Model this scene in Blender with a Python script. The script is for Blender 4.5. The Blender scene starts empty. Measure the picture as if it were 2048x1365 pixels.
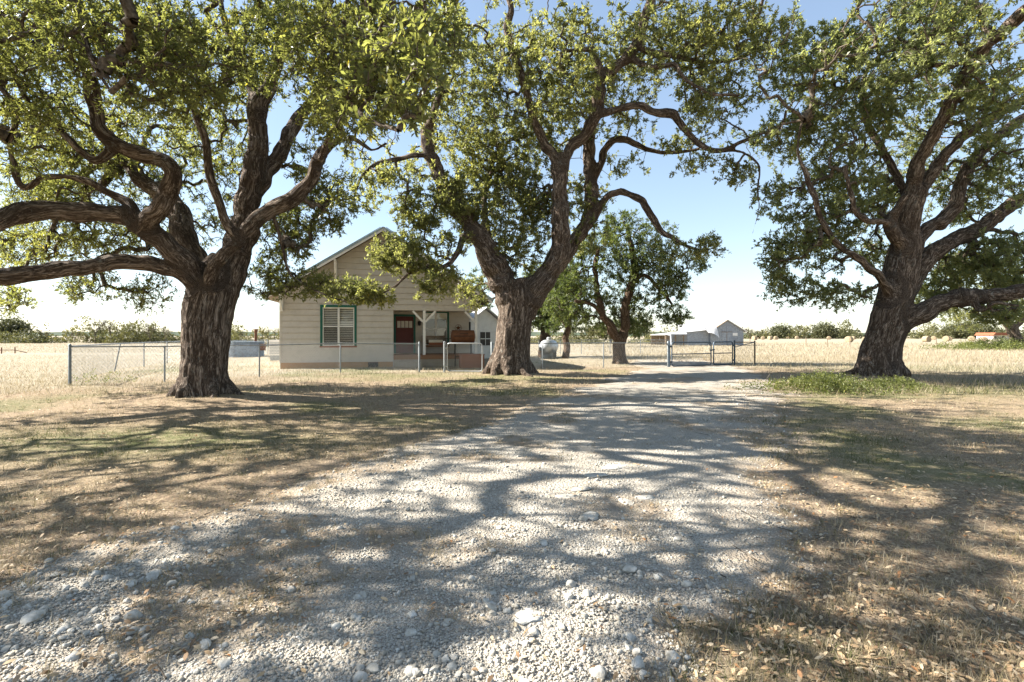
import bpy, bmesh, math, random
import numpy as np
from mathutils import Vector, Matrix, kdtree
R = math.radians
rng = np.random.default_rng(7)
random.seed(7)
sc = bpy.context.scene
COL = sc.collection

# ------------------------------------------------------------------ camera, sky, sun, exposure
F, CX, HY, CZ = 1000.0, 1024.0, 672.0, 1.55      # focal length in photo pixels, centre, horizon row, eye height
cam = bpy.data.cameras.new('camera'); cam.sensor_width = 36; cam.lens = F/2048*36
cam.shift_y = -10.5/2048; cam.clip_start = .05; cam.clip_end = 9000
cam_o = bpy.data.objects.new('camera', cam); COL.objects.link(cam_o)
cam_o.location = (0, 0, CZ); cam_o.rotation_euler = (R(90), 0, 0); sc.camera = cam_o

SUN_EL, SUN_AZ = 36.0, 6.0                        # elevation; degrees beyond straight left
S = Vector((-math.cos(R(SUN_EL))*math.cos(R(SUN_AZ)), math.cos(R(SUN_EL))*math.sin(R(SUN_AZ)), math.sin(R(SUN_EL))))
world = bpy.data.worlds.new('World'); sc.world = world; world.use_nodes = True
wn = world.node_tree.nodes; wl = world.node_tree.links
sky = wn.new('ShaderNodeTexSky'); sky.sky_type = 'NISHITA'; sky.sun_disc = False
sky.sun_elevation = R(SUN_EL); sky.sun_rotation = R(-(90-SUN_AZ)); sky.air_density = 1.0; sky.dust_density = .25; sky.ozone_density = 2.2
gam = wn.new('ShaderNodeGamma'); gam.inputs[1].default_value = .69; wl.new(sky.outputs[0], gam.inputs[0])   # one soft response over the whole sky, as the tone-mapped photograph shows it
wl.new(gam.outputs[0], wn['Background'].inputs[0]); wn['Background'].inputs[1].default_value = 0.081
sun = bpy.data.lights.new('sun', 'SUN'); sun.energy = 4.0; sun.angle = R(.45); sun.color = (1, .95, .87)
sun_o = bpy.data.objects.new('sun', sun); COL.objects.link(sun_o); sun_o.rotation_euler = S.to_track_quat('Z', 'Y').to_euler()
vs = sc.view_settings; vs.view_transform = 'Standard'; vs.look = 'None'; vs.exposure = 2.3; vs.gamma = 1; vs.use_curve_mapping = False
sc.cycles.max_bounces = 5; sc.cycles.diffuse_bounces = 3; sc.cycles.transmission_bounces = 4; sc.cycles.transparent_max_bounces = 8
sc.cycles.caustics_reflective = False; sc.cycles.caustics_refractive = False

# ------------------------------------------------------------------ helpers
def at(px, py, Y): return Vector(((px-CX)/F*Y, Y, CZ-(py-HY)/F*Y))
def gp(px, py):
    Y = CZ*F/(py-HY); return ((px-CX)/F*Y, Y)
def tag(o, label=None, cat=None, group=None, kind=None):
    if label: o['label'] = label
    if cat: o['category'] = cat
    if group: o['group'] = group
    if kind: o['kind'] = kind
    return o
def empty(name, loc=(0, 0, 0), rz=0, label=None, cat=None, group=None):
    o = bpy.data.objects.new(name, None); COL.objects.link(o); o.location = loc; o.rotation_euler.z = rz; o.empty_display_size = .2
    return tag(o, label, cat, group)
def link(name, me, mat=None, parent=None):
    o = bpy.data.objects.new(name, me); COL.objects.link(o)
    if mat: me.materials.append(mat) if not len(me.materials) else None
    if parent: o.parent = parent
    return o
def np_mesh(name, V, faces, mat, parent=None, smooth=False, attrs=None):
    """faces: list of int arrays (n,3) or (n,4)"""
    me = bpy.data.meshes.new(name); V = np.asarray(V, np.float32)
    me.vertices.add(len(V)); me.vertices.foreach_set('co', V.ravel())
    faces = [np.asarray(f, np.int32) for f in faces if len(f)]
    loops = np.concatenate([f.ravel() for f in faces]); tot = np.concatenate([np.full(len(f), f.shape[1], np.int32) for f in faces])
    start = np.concatenate([[0], np.cumsum(tot)[:-1]]).astype(np.int32)
    me.loops.add(len(loops)); me.loops.foreach_set('vertex_index', loops)
    me.polygons.add(len(tot)); me.polygons.foreach_set('loop_start', start); me.polygons.foreach_set('loop_total', tot)
    if smooth: me.polygons.foreach_set('use_smooth', np.ones(len(tot), bool))
    for k, a in (attrs or {}).items():
        a = np.asarray(a, np.float32)
        at_ = me.attributes.new(k, 'FLOAT' if a.ndim == 1 else 'FLOAT_VECTOR', 'POINT')
        at_.data.foreach_set('value' if a.ndim == 1 else 'vector', a.ravel())
    me.update(calc_edges=True); me.validate()
    return link(name, me, mat, parent)

def _hash(i, j, k, seed):
    h = (i*374761393 + j*668265263 + k*2147483647 + seed*974634757) & 0xffffffff
    h = ((h ^ (h >> 13))*1274126177) & 0xffffffff
    h = ((h ^ (h >> 15))*2246822519) & 0xffffffff
    return ((h ^ (h >> 16)) & 0xffff)/65535.0
def vnoise(P, seed=0):
    P = np.asarray(P, np.float64); I = np.floor(P).astype(np.int64); f = P-I; f = f*f*(3-2*f); out = 0
    for a in (0, 1):
        wa = f[:, 0] if a else 1-f[:, 0]
        for b in (0, 1):
            wb = f[:, 1] if b else 1-f[:, 1]
            for c in (0, 1):
                wc = f[:, 2] if c else 1-f[:, 2]
                out = out + wa*wb*wc*_hash(I[:, 0]+a, I[:, 1]+b, I[:, 2]+c, seed)
    return out
def n2(x, y, s, seed=0):
    x = np.asarray(x, float).ravel(); y = np.asarray(y, float).ravel()
    return vnoise(np.stack([x*s, y*s, np.full_like(x, .37)], 1), seed)
def fbm2(x, y, s, seed=0): return .55*n2(x, y, s, seed)+.3*n2(x, y, s*2.1, seed+1)+.15*n2(x, y, s*4.3, seed+2)
def sstep(a, b, x):
    t = np.clip((np.asarray(x, float)-a)/(b-a), 0, 1); return t*t*(3-2*t)

class MB:
    """collects boxes, bars, tubes and prisms, links them as one mesh"""
    def __init__(s): s.v = []; s.f = []
    def add(s, vs_, fs):
        n = len(s.v); s.v += [tuple(v) for v in vs_]; s.f += [tuple(i+n for i in f) for f in fs]; return s
    def box(s, x0, x1, y0, y1, z0, z1):
        return s.add([(x0,y0,z0),(x1,y0,z0),(x1,y1,z0),(x0,y1,z0),(x0,y0,z1),(x1,y0,z1),(x1,y1,z1),(x0,y1,z1)],
                     [(0,3,2,1),(4,5,6,7),(0,1,5,4),(1,2,6,5),(2,3,7,6),(3,0,4,7)])
    def prism(s, poly, y0, y1, top=None):
        """poly of (x,z), extruded along y; y0 may be per-vertex"""
        n = len(poly); ya = y0 if hasattr(y0, '__len__') else [y0]*n
        v = [(p[0], ya[i], p[1]) for i, p in enumerate(poly)]+[(p[0], y1, p[1]) for p in poly]
        f = [tuple(range(n)), tuple(range(2*n-1, n-1, -1))]+[(i, i+n, (i+1) % n+n, (i+1) % n) for i in range(n)]
        return s.add(v, f)
    def tube(s, pts, rad, n=8, caps=True):
        pts = [Vector(p) for p in pts]; rad = rad if hasattr(rad, '__len__') else [rad]*len(pts)
        base = len(s.v); up = None; vs_ = []
        for i, p in enumerate(pts):
            d = (pts[min(i+1, len(pts)-1)]-pts[max(i-1, 0)]).normalized()
            if up is None: up = d.orthogonal().normalized()
            up = (up-d*up.dot(d)).normalized(); w = d.cross(up)
            vs_ += [p+(up*math.cos(2*math.pi*k/n)+w*math.sin(2*math.pi*k/n))*rad[i] for k in range(n)]
        fs = [(i*n+k, i*n+(k+1) % n, (i+1)*n+(k+1) % n, (i+1)*n+k) for i in range(len(pts)-1) for k in range(n)]
        if caps: fs += [tuple(range(n-1, -1, -1)), tuple((len(pts)-1)*n+k for k in range(n))]
        return s.add(vs_, fs)
    def bar(s, p, q, w, h):
        """a rectangular bar from p to q"""
        p = Vector(p); q = Vector(q); d = (q-p).normalized(); a = Vector((0, 0, 1)) if abs(d.z) < .9 else Vector((0, 1, 0))
        u = d.cross(a).normalized()*w/2; v = u.normalized().cross(d).normalized()*h/2
        return s.add([p-u-v, p+u-v, p+u+v, p-u+v, q-u-v, q+u-v, q+u+v, q-u+v], [(0,3,2,1),(4,5,6,7),(0,1,5,4),(1,2,6,5),(2,3,7,6),(3,0,4,7)])
    def build(s, name, mat, parent=None, smooth=False):
        me = bpy.data.meshes.new(name); me.from_pydata(s.v, [], s.f); me.update()
        bm = bmesh.new(); bm.from_mesh(me); bmesh.ops.recalc_face_normals(bm, faces=bm.faces); bm.to_mesh(me); bm.free()
        if smooth:
            me.polygons.foreach_set('use_smooth', np.ones(len(me.polygons), bool))
            try: me.set_sharp_from_angle(angle=R(40))
            except Exception: pass
        return link(name, me, mat, parent)

# ------------------------------------------------------------------ materials
class NT:
    def __init__(s, name):
        s.m = bpy.data.materials.new(name); s.m.use_nodes = True; s.t = s.m.node_tree; s.n = s.t.nodes
        s.b = s.n['Principled BSDF']; s.out = s.n['Material Output']
    def l(s, a, b): s.t.links.new(a, b)
    def N(s, typ, **kw):
        nd = s.n.new('ShaderNode'+typ)
        for k, v in kw.items(): setattr(nd, k, v)
        return nd
    def co(s, kind='Object', scale=None, attr=None):
        if attr:
            o = s.N('Attribute', attribute_name=attr).outputs['Vector']
        elif kind == 'World': o = s.N('NewGeometry').outputs['Position']
        else: o = s.N('TexCoord').outputs[kind]
        if scale:
            mp = s.N('Mapping'); mp.inputs['Scale'].default_value = scale; s.l(o, mp.inputs[0]); o = mp.outputs[0]
        return o
    def fac(s, attr): return s.N('Attribute', attribute_name=attr).outputs['Fac']
    def noise(s, co, scale, detail=4, rough=.55, dist=0):
        nd = s.N('TexNoise'); nd.inputs['Scale'].default_value = scale; nd.inputs['Detail'].default_value = detail
        nd.inputs['Roughness'].default_value = rough; nd.inputs['Distortion'].default_value = dist; s.l(co, nd.inputs['Vector']); return nd.outputs[0]
    def vor(s, co, scale, feature='F1', out=0):
        nd = s.N('TexVoronoi', feature=feature); nd.inputs['Scale'].default_value = scale; s.l(co, nd.inputs['Vector']); return nd.outputs[out]
    def ramp(s, fac, stops):
        nd = s.N('ValToRGB'); e = nd.color_ramp.elements
        while len(e) < len(stops): e.new(.5)
        for i, (p, c) in enumerate(stops): e[i].position = p; e[i].color = (*c, 1) if hasattr(c, '__len__') else (c, c, c, 1)
        s.l(fac, nd.inputs[0]); return nd.outputs[0]
    def mix(s, fac, a, b, mode='MIX'):
        nd = s.N('Mix', data_type='RGBA', blend_type=mode)
        for sock, v in ((nd.inputs[0], fac), (nd.inputs[6], a), (nd.inputs[7], b)):
            if isinstance(v, (int, float)): sock.default_value = v
            elif isinstance(v, tuple): sock.default_value = (*v, 1)
            else: s.l(v, sock)
        return nd.outputs[2]
    def math(s, op, a, b=0, clamp=False):
        nd = s.N('Math', operation=op, use_clamp=clamp)
        for i, v in enumerate((a, b)):
            if isinstance(v, (int, float)): nd.inputs[i].default_value = v
            else: s.l(v, nd.inputs[i])
        return nd.outputs[0]
    def bump(s, h, strength=.5, dist=.02, prev=None):
        nd = s.N('Bump'); nd.inputs['Strength'].default_value = strength; nd.inputs['Distance'].default_value = dist; s.l(h, nd.inputs['Height'])
        if prev: s.l(prev, nd.inputs['Normal'])
        return nd.outputs[0]
    def fin(s, color=None, rough=.7, normal=None, spec=.3, metal=0):
        b = s.b
        if color is not None:
            if isinstance(color, tuple): b.inputs['Base Color'].default_value = (*color, 1)
            else: s.l(color, b.inputs['Base Color'])
        if isinstance(rough, (int, float)): b.inputs['Roughness'].default_value = rough
        else: s.l(rough, b.inputs['Roughness'])
        b.inputs['Specular IOR Level'].default_value = spec; b.inputs['Metallic'].default_value = metal
        if normal: s.l(normal, b.inputs['Normal'])
        return s.m

def m_paint(name, col, wear=.12, rough=.55, dirt=(.25, .21, .16), scale=3.0, bump=.15):
    n = NT(name); co = n.co('World'); a = n.noise(co, scale, 5); f = n.noise(n.co('World', (1, 1, 6)), 9, 3)
    c = n.mix(n.ramp(a, [(.45, 0.), (.75, 1.)]), col, tuple(x*.86 for x in col))
    c = n.mix(n.math('MULTIPLY', n.ramp(n.noise(co, scale*2.3, 6, .65), [(.56, 0.), (.72, 1.)]), wear), c, dirt)
    return n.fin(c, rough, n.bump(f, bump, .006))
def m_metal(name, col, rough=.45, metal=.7, rust=0., spec=.4):
    n = NT(name); co = n.co('World'); a = n.noise(co, 6, 5)
    c = n.mix(n.ramp(a, [(.35, 0.), (.7, 1.)]), col, tuple(x*.72 for x in col))
    if rust: c = n.mix(n.math('MULTIPLY', n.ramp(n.noise(co, 3.2, 6, .7), [(.5, 0.), (.62, 1.)]), rust), c, (.16, .06, .025))
    return n.fin(c, n.ramp(a, [(.3, rough-.08), (.7, rough+.14)]), None, spec, metal)

def m_leaf(name, dark, light, trans, tmix=.45, rough=.42, odd=(.30, .24, .04)):
    n = NT(name); t = n.fac('tint')
    c = n.ramp(t, [(0., dark), (.55, tuple((a+b)/2 for a, b in zip(dark, light))), (.9, light), (1., odd)])
    n.fin(c, rough, None, .45)
    tr = n.N('BsdfTranslucent'); n.l(n.mix(1., c, trans, 'MULTIPLY'), tr.inputs[0])
    mx = n.N('MixShader'); mx.inputs[0].default_value = tmix
    n.l(n.b.outputs[0], mx.inputs[1]); n.l(tr.outputs[0], mx.inputs[2]); n.l(mx.outputs[0], n.out.inputs[0]); return n.m

def m_bark(name, dark, mid, light, lichen=.5, scale=1.0):
    n = NT(name); co = n.co(attr='barkco'); w = n.co('World')
    r1 = n.noise(co, 15*scale, 6, .62, .9); r2 = n.math('ABSOLUTE', n.math('SUBTRACT', n.math('MULTIPLY', n.noise(co, 30*scale, 4, .6, .4), 2.), 1.))
    h = n.math('ADD', n.math('MULTIPLY', r1, .8), n.math('MULTIPLY', r2, .7))
    dn = n.N('Attribute', attribute_name='deep').outputs['Fac']
    c = n.ramp(h, [(.42, dark), (.56, mid), (.76, light)])
    c = n.mix(n.math('MULTIPLY', dn, .75), c, dark)
    big = n.noise(w, 1.1, 3)
    c = n.mix(n.math('MULTIPLY', big, .5), c, n.mix(.4, c, (.20, .13, .08)))
    li = n.math('MULTIPLY', n.ramp(n.noise(w, 9, 5, .65), [(.57, 0.), (.66, 1.)]), n.ramp(n.noise(w, .9, 2), [(.42, 0.), (.62, lichen)]))
    c = n.mix(li, c, (.30, .30, .26))
    return n.fin(c, .9, n.bump(h, 1., .07), .15)

LEAF_L = m_leaf('leaf_live_oak_olive', (.092, .104, .046), (.25, .25, .098), (1.8, 1.8, .95), .58)  # olive-yellow leaf tone of the left oak
LEAF_C = m_leaf('leaf_live_oak', (.100, .110, .054), (.28, .275, .125), (2.0, 2.0, 1.1), .6)
LEAF_R = m_leaf('leaf_live_oak_cool', (.105, .120, .064), (.28, .285, .145), (1.9, 1.95, 1.1), .6)
LEAF_J = m_leaf('leaf_juniper', (.062, .084, .036), (.19, .21, .075), (1.4, 1.5, .7), .45, .6, (.12, .12, .03))
LEAF_W = m_leaf('leaf_weeds', (.075, .092, .028), (.20, .21, .065), (1.4, 1.5, .6), .4, .5, (.25, .23, .05))
LEAF_FAR = m_leaf('leaf_far_scrub', (.060, .066, .030), (.17, .16, .06), (1.2, 1.2, .8), .3, .7, (.30, .24, .08))
BARK = m_bark('bark_oak', (.036, .026, .020), (.235, .182, .14), (.50, .42, .345))
BARK_J = m_bark('bark_juniper', (.055, .035, .022), (.20, .14, .10), (.32, .25, .19), .2, 1.4)
def m_twig():
    n = NT('bark_twig'); w = n.co('World'); c = n.ramp(n.noise(w, 14, 4), [(.35, (.05, .038, .028)), (.6, (.13, .105, .08)), (.75, (.26, .23, .19))]); return n.fin(c, .9, None, .1)
TWIG = m_twig()
def m_blade():
    n = NT('grass_blades'); t = n.fac('tint')
    c = n.ramp(t, [(0., (.055, .075, .022)), (.25, (.12, .125, .045)), (.45, (.28, .225, .125)), (.75, (.35, .29, .19)), (1., (.46, .40, .295))])
    n.fin(c, .75, None, .15)
    tr = n.N('BsdfTranslucent'); n.l(c, tr.inputs[0]); mx = n.N('MixShader'); mx.inputs[0].default_value = .35
    n.l(n.b.outputs[0], mx.inputs[1]); n.l(tr.outputs[0], mx.inputs[2]); n.l(mx.outputs[0], n.out.inputs[0]); return n.m
BLADE = m_blade()
def m_litter():
    n = NT('dry_leaves'); t = n.fac('tint')
    c = n.ramp(t, [(0., (.10, .065, .04)), (.3, (.27, .17, .09)), (.6, (.46, .33, .19)), (.85, (.55, .45, .31)), (.93, (.38, .16, .05)), (1., (.33, .32, .24))])
    n.fin(c, .6, None, .3); tr = n.N('BsdfTranslucent'); n.l(c, tr.inputs[0]); mx = n.N('MixShader'); mx.inputs[0].default_value = .2
    n.l(n.b.outputs[0], mx.inputs[1]); n.l(tr.outputs[0], mx.inputs[2]); n.l(mx.outputs[0], n.out.inputs[0]); return n.m
LITTER = m_litter()
def m_stone():
    n = NT('limestone'); co = n.co('Object'); t = n.N('ObjectInfo').outputs['Random']; a = n.fac('tint')
    k = n.noise(n.co('World'), 22, 5, .6)
    c = n.ramp(k, [(.3, (.29, .265, .22)), (.5, (.46, .435, .38)), (.7, (.60, .575, .52))])
    v = n.math('ADD', n.math('MULTIPLY', t, .35), n.math('MULTIPLY', a, .6))
    c = n.mix(v, c, n.mix(1., c, (.66, .60, .50), 'MULTIPLY'))
    return n.fin(c, .9, n.bump(k, .5, .02), .15)
STONE = m_stone()
def m_ground():
    n = NT('ground_soil_and_dry_grass'); w = n.co('World'); lawn = n.fac('lawn'); green = n.fac('green'); soil = n.fac('soil')
    a = n.noise(w, .7, 4); b = n.noise(w, 6, 6, .65); f = n.noise(w, 42, 5, .7)
    straw = n.ramp(f, [(.3, (.205, .165, .11)), (.5, (.31, .26, .185)), (.72, (.41, .355, .27))])
    straw = n.mix(n.ramp(a, [(.4, 0.), (.7, .6)]), straw, (.31, .27, .19))
    lit = n.ramp(f, [(.28, (.095, .068, .045)), (.48, (.27, .20, .13)), (.62, (.44, .35, .23)), (.75, (.57, .475, .335))])
    lit = n.mix(n.ramp(b, [(.42, 0.), (.62, .65)]), lit, (.16, .115, .078))
    c = n.mix(lawn, straw, lit)
    c = n.mix(n.math('MULTIPLY', green, n.ramp(b, [(.3, .25), (.6, 1.)])), c, (.12, .135, .05))
    c = n.mix(n.math('MULTIPLY', soil, n.ramp(b, [(.35, .4), (.6, 1.)])), c, n.ramp(f, [(.3, (.16, .12, .085)), (.7, (.34, .27, .2))]))
    nm = n.bump(f, .6, .04); nm = n.bump(b, .5, .08, nm)
    return n.fin(c, .95, nm, .1)
GROUND = m_ground()
def m_drive():
    n = NT('crushed_limestone_gravel'); w = n.co('World'); thin = n.fac('thin')
    v1 = n.vor(w, 42); v2 = n.vor(w, 95); cell = n.vor(w, 42, 'F1', 1); k = n.noise(w, 1.3, 4); f = n.noise(w, 90, 4, .7)
    c = n.ramp(n.math('ADD', n.math('MULTIPLY', v2, .6), n.math('MULTIPLY', f, .6)), [(.22, (.55, .52, .465)), (.55, (.41, .38, .325)), (.8, (.19, .165, .135))])
    c = n.mix(.35, c, n.mix(1., c, n.ramp(cell, [(.2, (.6, .57, .52)), (.8, (1.1, 1.08, 1.04))]), 'MULTIPLY'))
    c = n.mix(n.ramp(k, [(.45, 0.), (.7, .5)]), c, (.37, .31, .24))
    c = n.mix(n.math('MULTIPLY', thin, n.ramp(n.noise(w, 3.5, 5, .65), [(.35, .3), (.6, 1.)])), c, n.ramp(f, [(.3, (.17, .125, .085)), (.7, (.38, .30, .21))]))
    edge = n.ramp(n.math('ADD', n.fac('edge'), n.math('MULTIPLY', n.math('SUBTRACT', n.noise(w, 7, 5, .7), .5), 1.1)), [(.35, 0.), (.62, 1.)])
    c = n.mix(edge, c, n.ramp(n.noise(w, 42, 5, .7), [(.3, (.12, .085, .055)), (.5, (.25, .19, .125)), (.72, (.42, .34, .235))]))
    h = n.math('SUBTRACT', 1., n.math('ADD', n.math('MULTIPLY', v1, 1.), n.math('MULTIPLY', v2, .5)))
    return n.fin(c, .95, n.bump(h, .8, .015), .1)
DRIVE = m_drive()
SIDING = m_paint('siding_beige_paint', (.52, .475, .415), .24, .6)
TRIM_W = m_paint('trim_white_paint', (.74, .72, .68), .15, .55)
TRIM_G = m_paint('trim_green_paint', (.012, .105, .075), .06, .45)
SILL = m_paint('sill_rust_paint', (.24, .08, .035), .2, .6)
DOOR = m_paint('door_red_paint', (.115, .017, .010), .08, .45)
WOOD = m_paint('porch_wood_stain', (.27, .14, .075), .3, .65)
WOODG = m_paint('weathered_wood', (.22, .17, .125), .35, .85)
CONC = m_paint('foundation_concrete', (.40, .34, .27), .5, .9, (.22, .17, .12), 4, .5)
SKIRT = m_paint('foundation_skirt_tan', (.42, .25, .13), .35, .85, (.3, .2, .12), 4, .4)
DARK = m_paint('interior_dark', (.05, .042, .035), 0)
INT = m_paint('interior_wall', (.35, .30, .24), 0)
BLACK = m_metal('black_iron', (.02, .02, .02), .55, .3)
GALV = m_metal('galvanised_steel', (.42, .44, .45), .42, .75)
GALV_D = m_metal('galvanised_dull', (.25, .27, .275), .5, .6)
GATE_B = m_metal('gate_blue_grey_paint', (.075, .105, .14), .5, .3)
ROOF_M = m_metal('metal_roof', (.36, .42, .43), .4, .5)
RUST = m_metal('rusty_steel', (.20, .085, .04), .75, .3, .8)
BARN_M = m_metal('barn_sheet_metal', (.33, .36, .40), .55, .35, .12)
BARN_R = m_metal('barn_roof_metal', (.72, .70, .68), .5, .3, .1)
TANK_M = m_metal('tank_shaded_grey_blue', (.19, .25, .32), .5, .4, .12)  # darker and bluer than bare galvanised: shade put into the metal colour
PROP = m_metal('propane_tank_silver', (.50, .51, .51), .42, .45, .05)
BRICK = m_paint('terracotta_panel', (.25, .105, .06), .35, .8, (.5, .33, .22), 5, .4)
BLIND = m_paint('blind_cream', (.66, .62, .53), .05)
CURT = m_paint('curtain_lace', (.6, .58, .53), .0)
POSTW = m_paint('old_fence_post_wood', (.20, .15, .10), .3, .9)
HAYM = None
def m_hay():
    n = NT('hay'); co = n.co('Object', (1, 3, 1)); f = n.noise(co, 14, 6, .7); c = n.ramp(f, [(.3, (.14, .10, .06)), (.5, (.30, .23, .145)), (.7, (.42, .34, .225))]); return n.fin(c, .95, n.bump(f, .8, .05), .1)
HAYM = m_hay()
def m_glass():
    n = NT('window_glass'); g = n.N('BsdfGlossy'); g.inputs['Roughness'].default_value = .03; t = n.N('BsdfTransparent'); t.inputs[0].default_value = (.975, .98, .98, 1)
    fr = n.N('LayerWeight'); mx = n.N('MixShader'); n.l(n.math('ADD', n.math('MULTIPLY', n.math('POWER', fr.outputs['Facing'], 4.), .6), .05), mx.inputs[0]); n.l(t.outputs[0], mx.inputs[1]); n.l(g.outputs[0], mx.inputs[2]); n.l(mx.outputs[0], n.out.inputs[0]); return n.m
GLASS = m_glass()
def m_screen():
    n = NT('insect_screen'); n.fin((.09, .085, .08), .8); t = n.N('BsdfTransparent'); mx = n.N('MixShader'); mx.inputs[0].default_value = .78; n.l(n.b.outputs[0], mx.inputs[1]); n.l(t.outputs[0], mx.inputs[2]); n.l(mx.outputs[0], n.out.inputs[0]); return n.m
SCREEN = m_screen()

# ------------------------------------------------------------------ the setting: terrain and drive
OAKS = {'L': (-7.55, 12.3), 'C': (.0, 19.4), 'R': (13.4, 18.2)}
LEFT_E = [gp(*p) for p in ((1290,740),(1190,765),(1080,800),(950,850),(800,900),(700,940),(560,985),(400,1030),(130,1130),(0,1180))]
RIGHT_E = [gp(*p) for p in ((1370,1365),(1400,1250),(1560,1150),(1560,1080),(1590,985),(1530,930),(1560,870),(1580,830),(1560,770),(1500,738))]
DPOLY = np.array([(9.5, 34.), (6.9, 30.)]+LEFT_E+[(-5.2, 2.2), (-9, .3), (-16, -2.5), (-16, -7), (-3, -5), (0, -1), (.5, 1.2)]+RIGHT_E+[(12., 30.), (13., 34.)])
def poly_sd(x, y, P=DPOLY):
    """signed distance to polygon, positive inside"""
    x = np.asarray(x, float).ravel(); y = np.asarray(y, float).ravel(); d = np.full(len(x), 1e9); ins = np.zeros(len(x), bool)
    for (ax, ay), (bx, by) in zip(P, np.roll(P, -1, 0)):
        ex, ey = bx-ax, by-ay; t = np.clip(((x-ax)*ex+(y-ay)*ey)/(ex*ex+ey*ey), 0, 1)
        d = np.minimum(d, np.hypot(x-ax-t*ex, y-ay-t*ey))
        c = ((ay > y) != (by > y)); ins ^= c & (x < (bx-ax)*(y-ay)/(by-ay+1e-12)+ax)
    return np.where(ins, d, -d)
def gravel(x, y):
    sd = poly_sd(x, y); return sd+(fbm2(x, y, .9, 5)-.5)*(.9+.8*(np.asarray(x).ravel() > .8))+(n2(x, y, 3.3, 9)-.5)*.45
def height(x, y):
    x = np.asarray(x, float).ravel(); y = np.asarray(y, float).ravel(); near = 1-sstep(30, 60, np.hypot(x, y))
    h = near*((fbm2(x, y, .35, 21)-.5)*.12+(fbm2(x, y, 1.7, 25)-.5)*.05)
    for k, (tx, ty) in OAKS.items():
        d = np.hypot(x-tx, y-ty); h += .16*np.exp(-(d/1.5)**2)
    return h
def H(x, y): return float(height([x], [y])[0])
def lift(g): return sstep(-.25, .35, g)*.05-.022
def grid_mesh(xs, ys):
    X, Y = np.meshgrid(xs, ys); nx, ny = len(xs), len(ys); idx = np.arange(nx*ny).reshape(ny, nx)
    Fq = np.stack([idx[:-1, :-1], idx[:-1, 1:], idx[1:, 1:], idx[1:, :-1]], -1).reshape(-1, 4); return X.ravel(), Y.ravel(), Fq
def spread(a, b, n, p=1.0): return a+(b-a)*np.linspace(0, 1, n)**p
xs = np.concatenate([-spread(26, 4500, 26, 3.2)[::-1], np.linspace(-26, 26, 230)[1:-1], spread(26, 4500, 26, 3.2)])
ys = np.concatenate([-spread(8, 400, 10, 2)[::-1], np.linspace(-8, 1, 40)[1:], np.linspace(1, 34, 165)[1:], spread(34, 6500, 50, 3.0)[1:]])
gx, gy, gf = grid_mesh(xs, ys)
def lawn_mask(x, y):      # where oak litter covers the yard in front of the fence
    x = np.asarray(x, float).ravel(); y = np.asarray(y, float).ravel()
    edge = np.where(x < -13.5, 14.0+(x+13.5)*.25, 16.0+(x+13.5)*.5); edge = np.where(x > 9, 26-(x-9)*.55, edge); edge = np.maximum(edge, 12)
    return sstep(3.0, -3.5, y-edge+(fbm2(x, y, .4, 31)-.5)*7)
def green_mask(x, y):
    x = np.asarray(x, float).ravel(); y = np.asarray(y, float).ravel()
    g = sstep(.5, .72, fbm2(x, y, .45, 41))*.75
    g = np.maximum(g, np.exp(-(((x+5.5)/2.8)**2+((y-7.4)/1.1)**2))*.9)
    g = np.maximum(g, np.exp(-(((x-12.5)/3)**2+((y-14)/1.8)**2))*.8)
    g = np.maximum(g, np.exp(-(((x-22)/7)**2+((y-24)/3)**2))*.8)
    return g*(1-.75*sstep(22, 40, np.hypot(x, y)))
gg = gravel(gx, gy)
ground = np_mesh('ground', np.stack([gx, gy, height(gx, gy)], 1), [gf], GROUND, smooth=True,
    attrs={'lawn': lawn_mask(gx, gy), 'green': green_mask(gx, gy), 'soil': sstep(-.7, -.1, gg)*.85})
tag(ground, kind='structure')
dx, dy, df = grid_mesh(np.arange(-16, 14, .09), np.arange(-7, 34, .09))
dg = gravel(dx, dy); keep = (dg > -.42)[df].all(1)
rut = (fbm2(dx, dy, 1.1, 51)-.5)*.05+(n2(dx, dy, 6, 52)-.5)*.018
dz = height(dx, dy)+lift(dg)+rut*sstep(-.1, .5, dg)*.6
used, inv = np.unique(df[keep], return_inverse=True)
thin = np.clip(1-sstep(-.1, .55, dg)+sstep(.50, .66, fbm2(dx, dy, 1.1, 55))*.95, 0, 1)
drive = np_mesh('driveway', np.stack([dx, dy, dz], 1)[used], [inv.reshape(-1, 4)], DRIVE, smooth=True, attrs={'thin': thin[used], 'edge': (1-sstep(-.35, .45, dg))[used]})
tag(drive, kind='structure')
def top(x, y):
    g = gravel(x, y); h = height(x, y); return np.maximum(h, h+lift(g)+(fbm2(x, y, 1.1, 51)-.5)*.03*sstep(-.1, .5, g))
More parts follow.
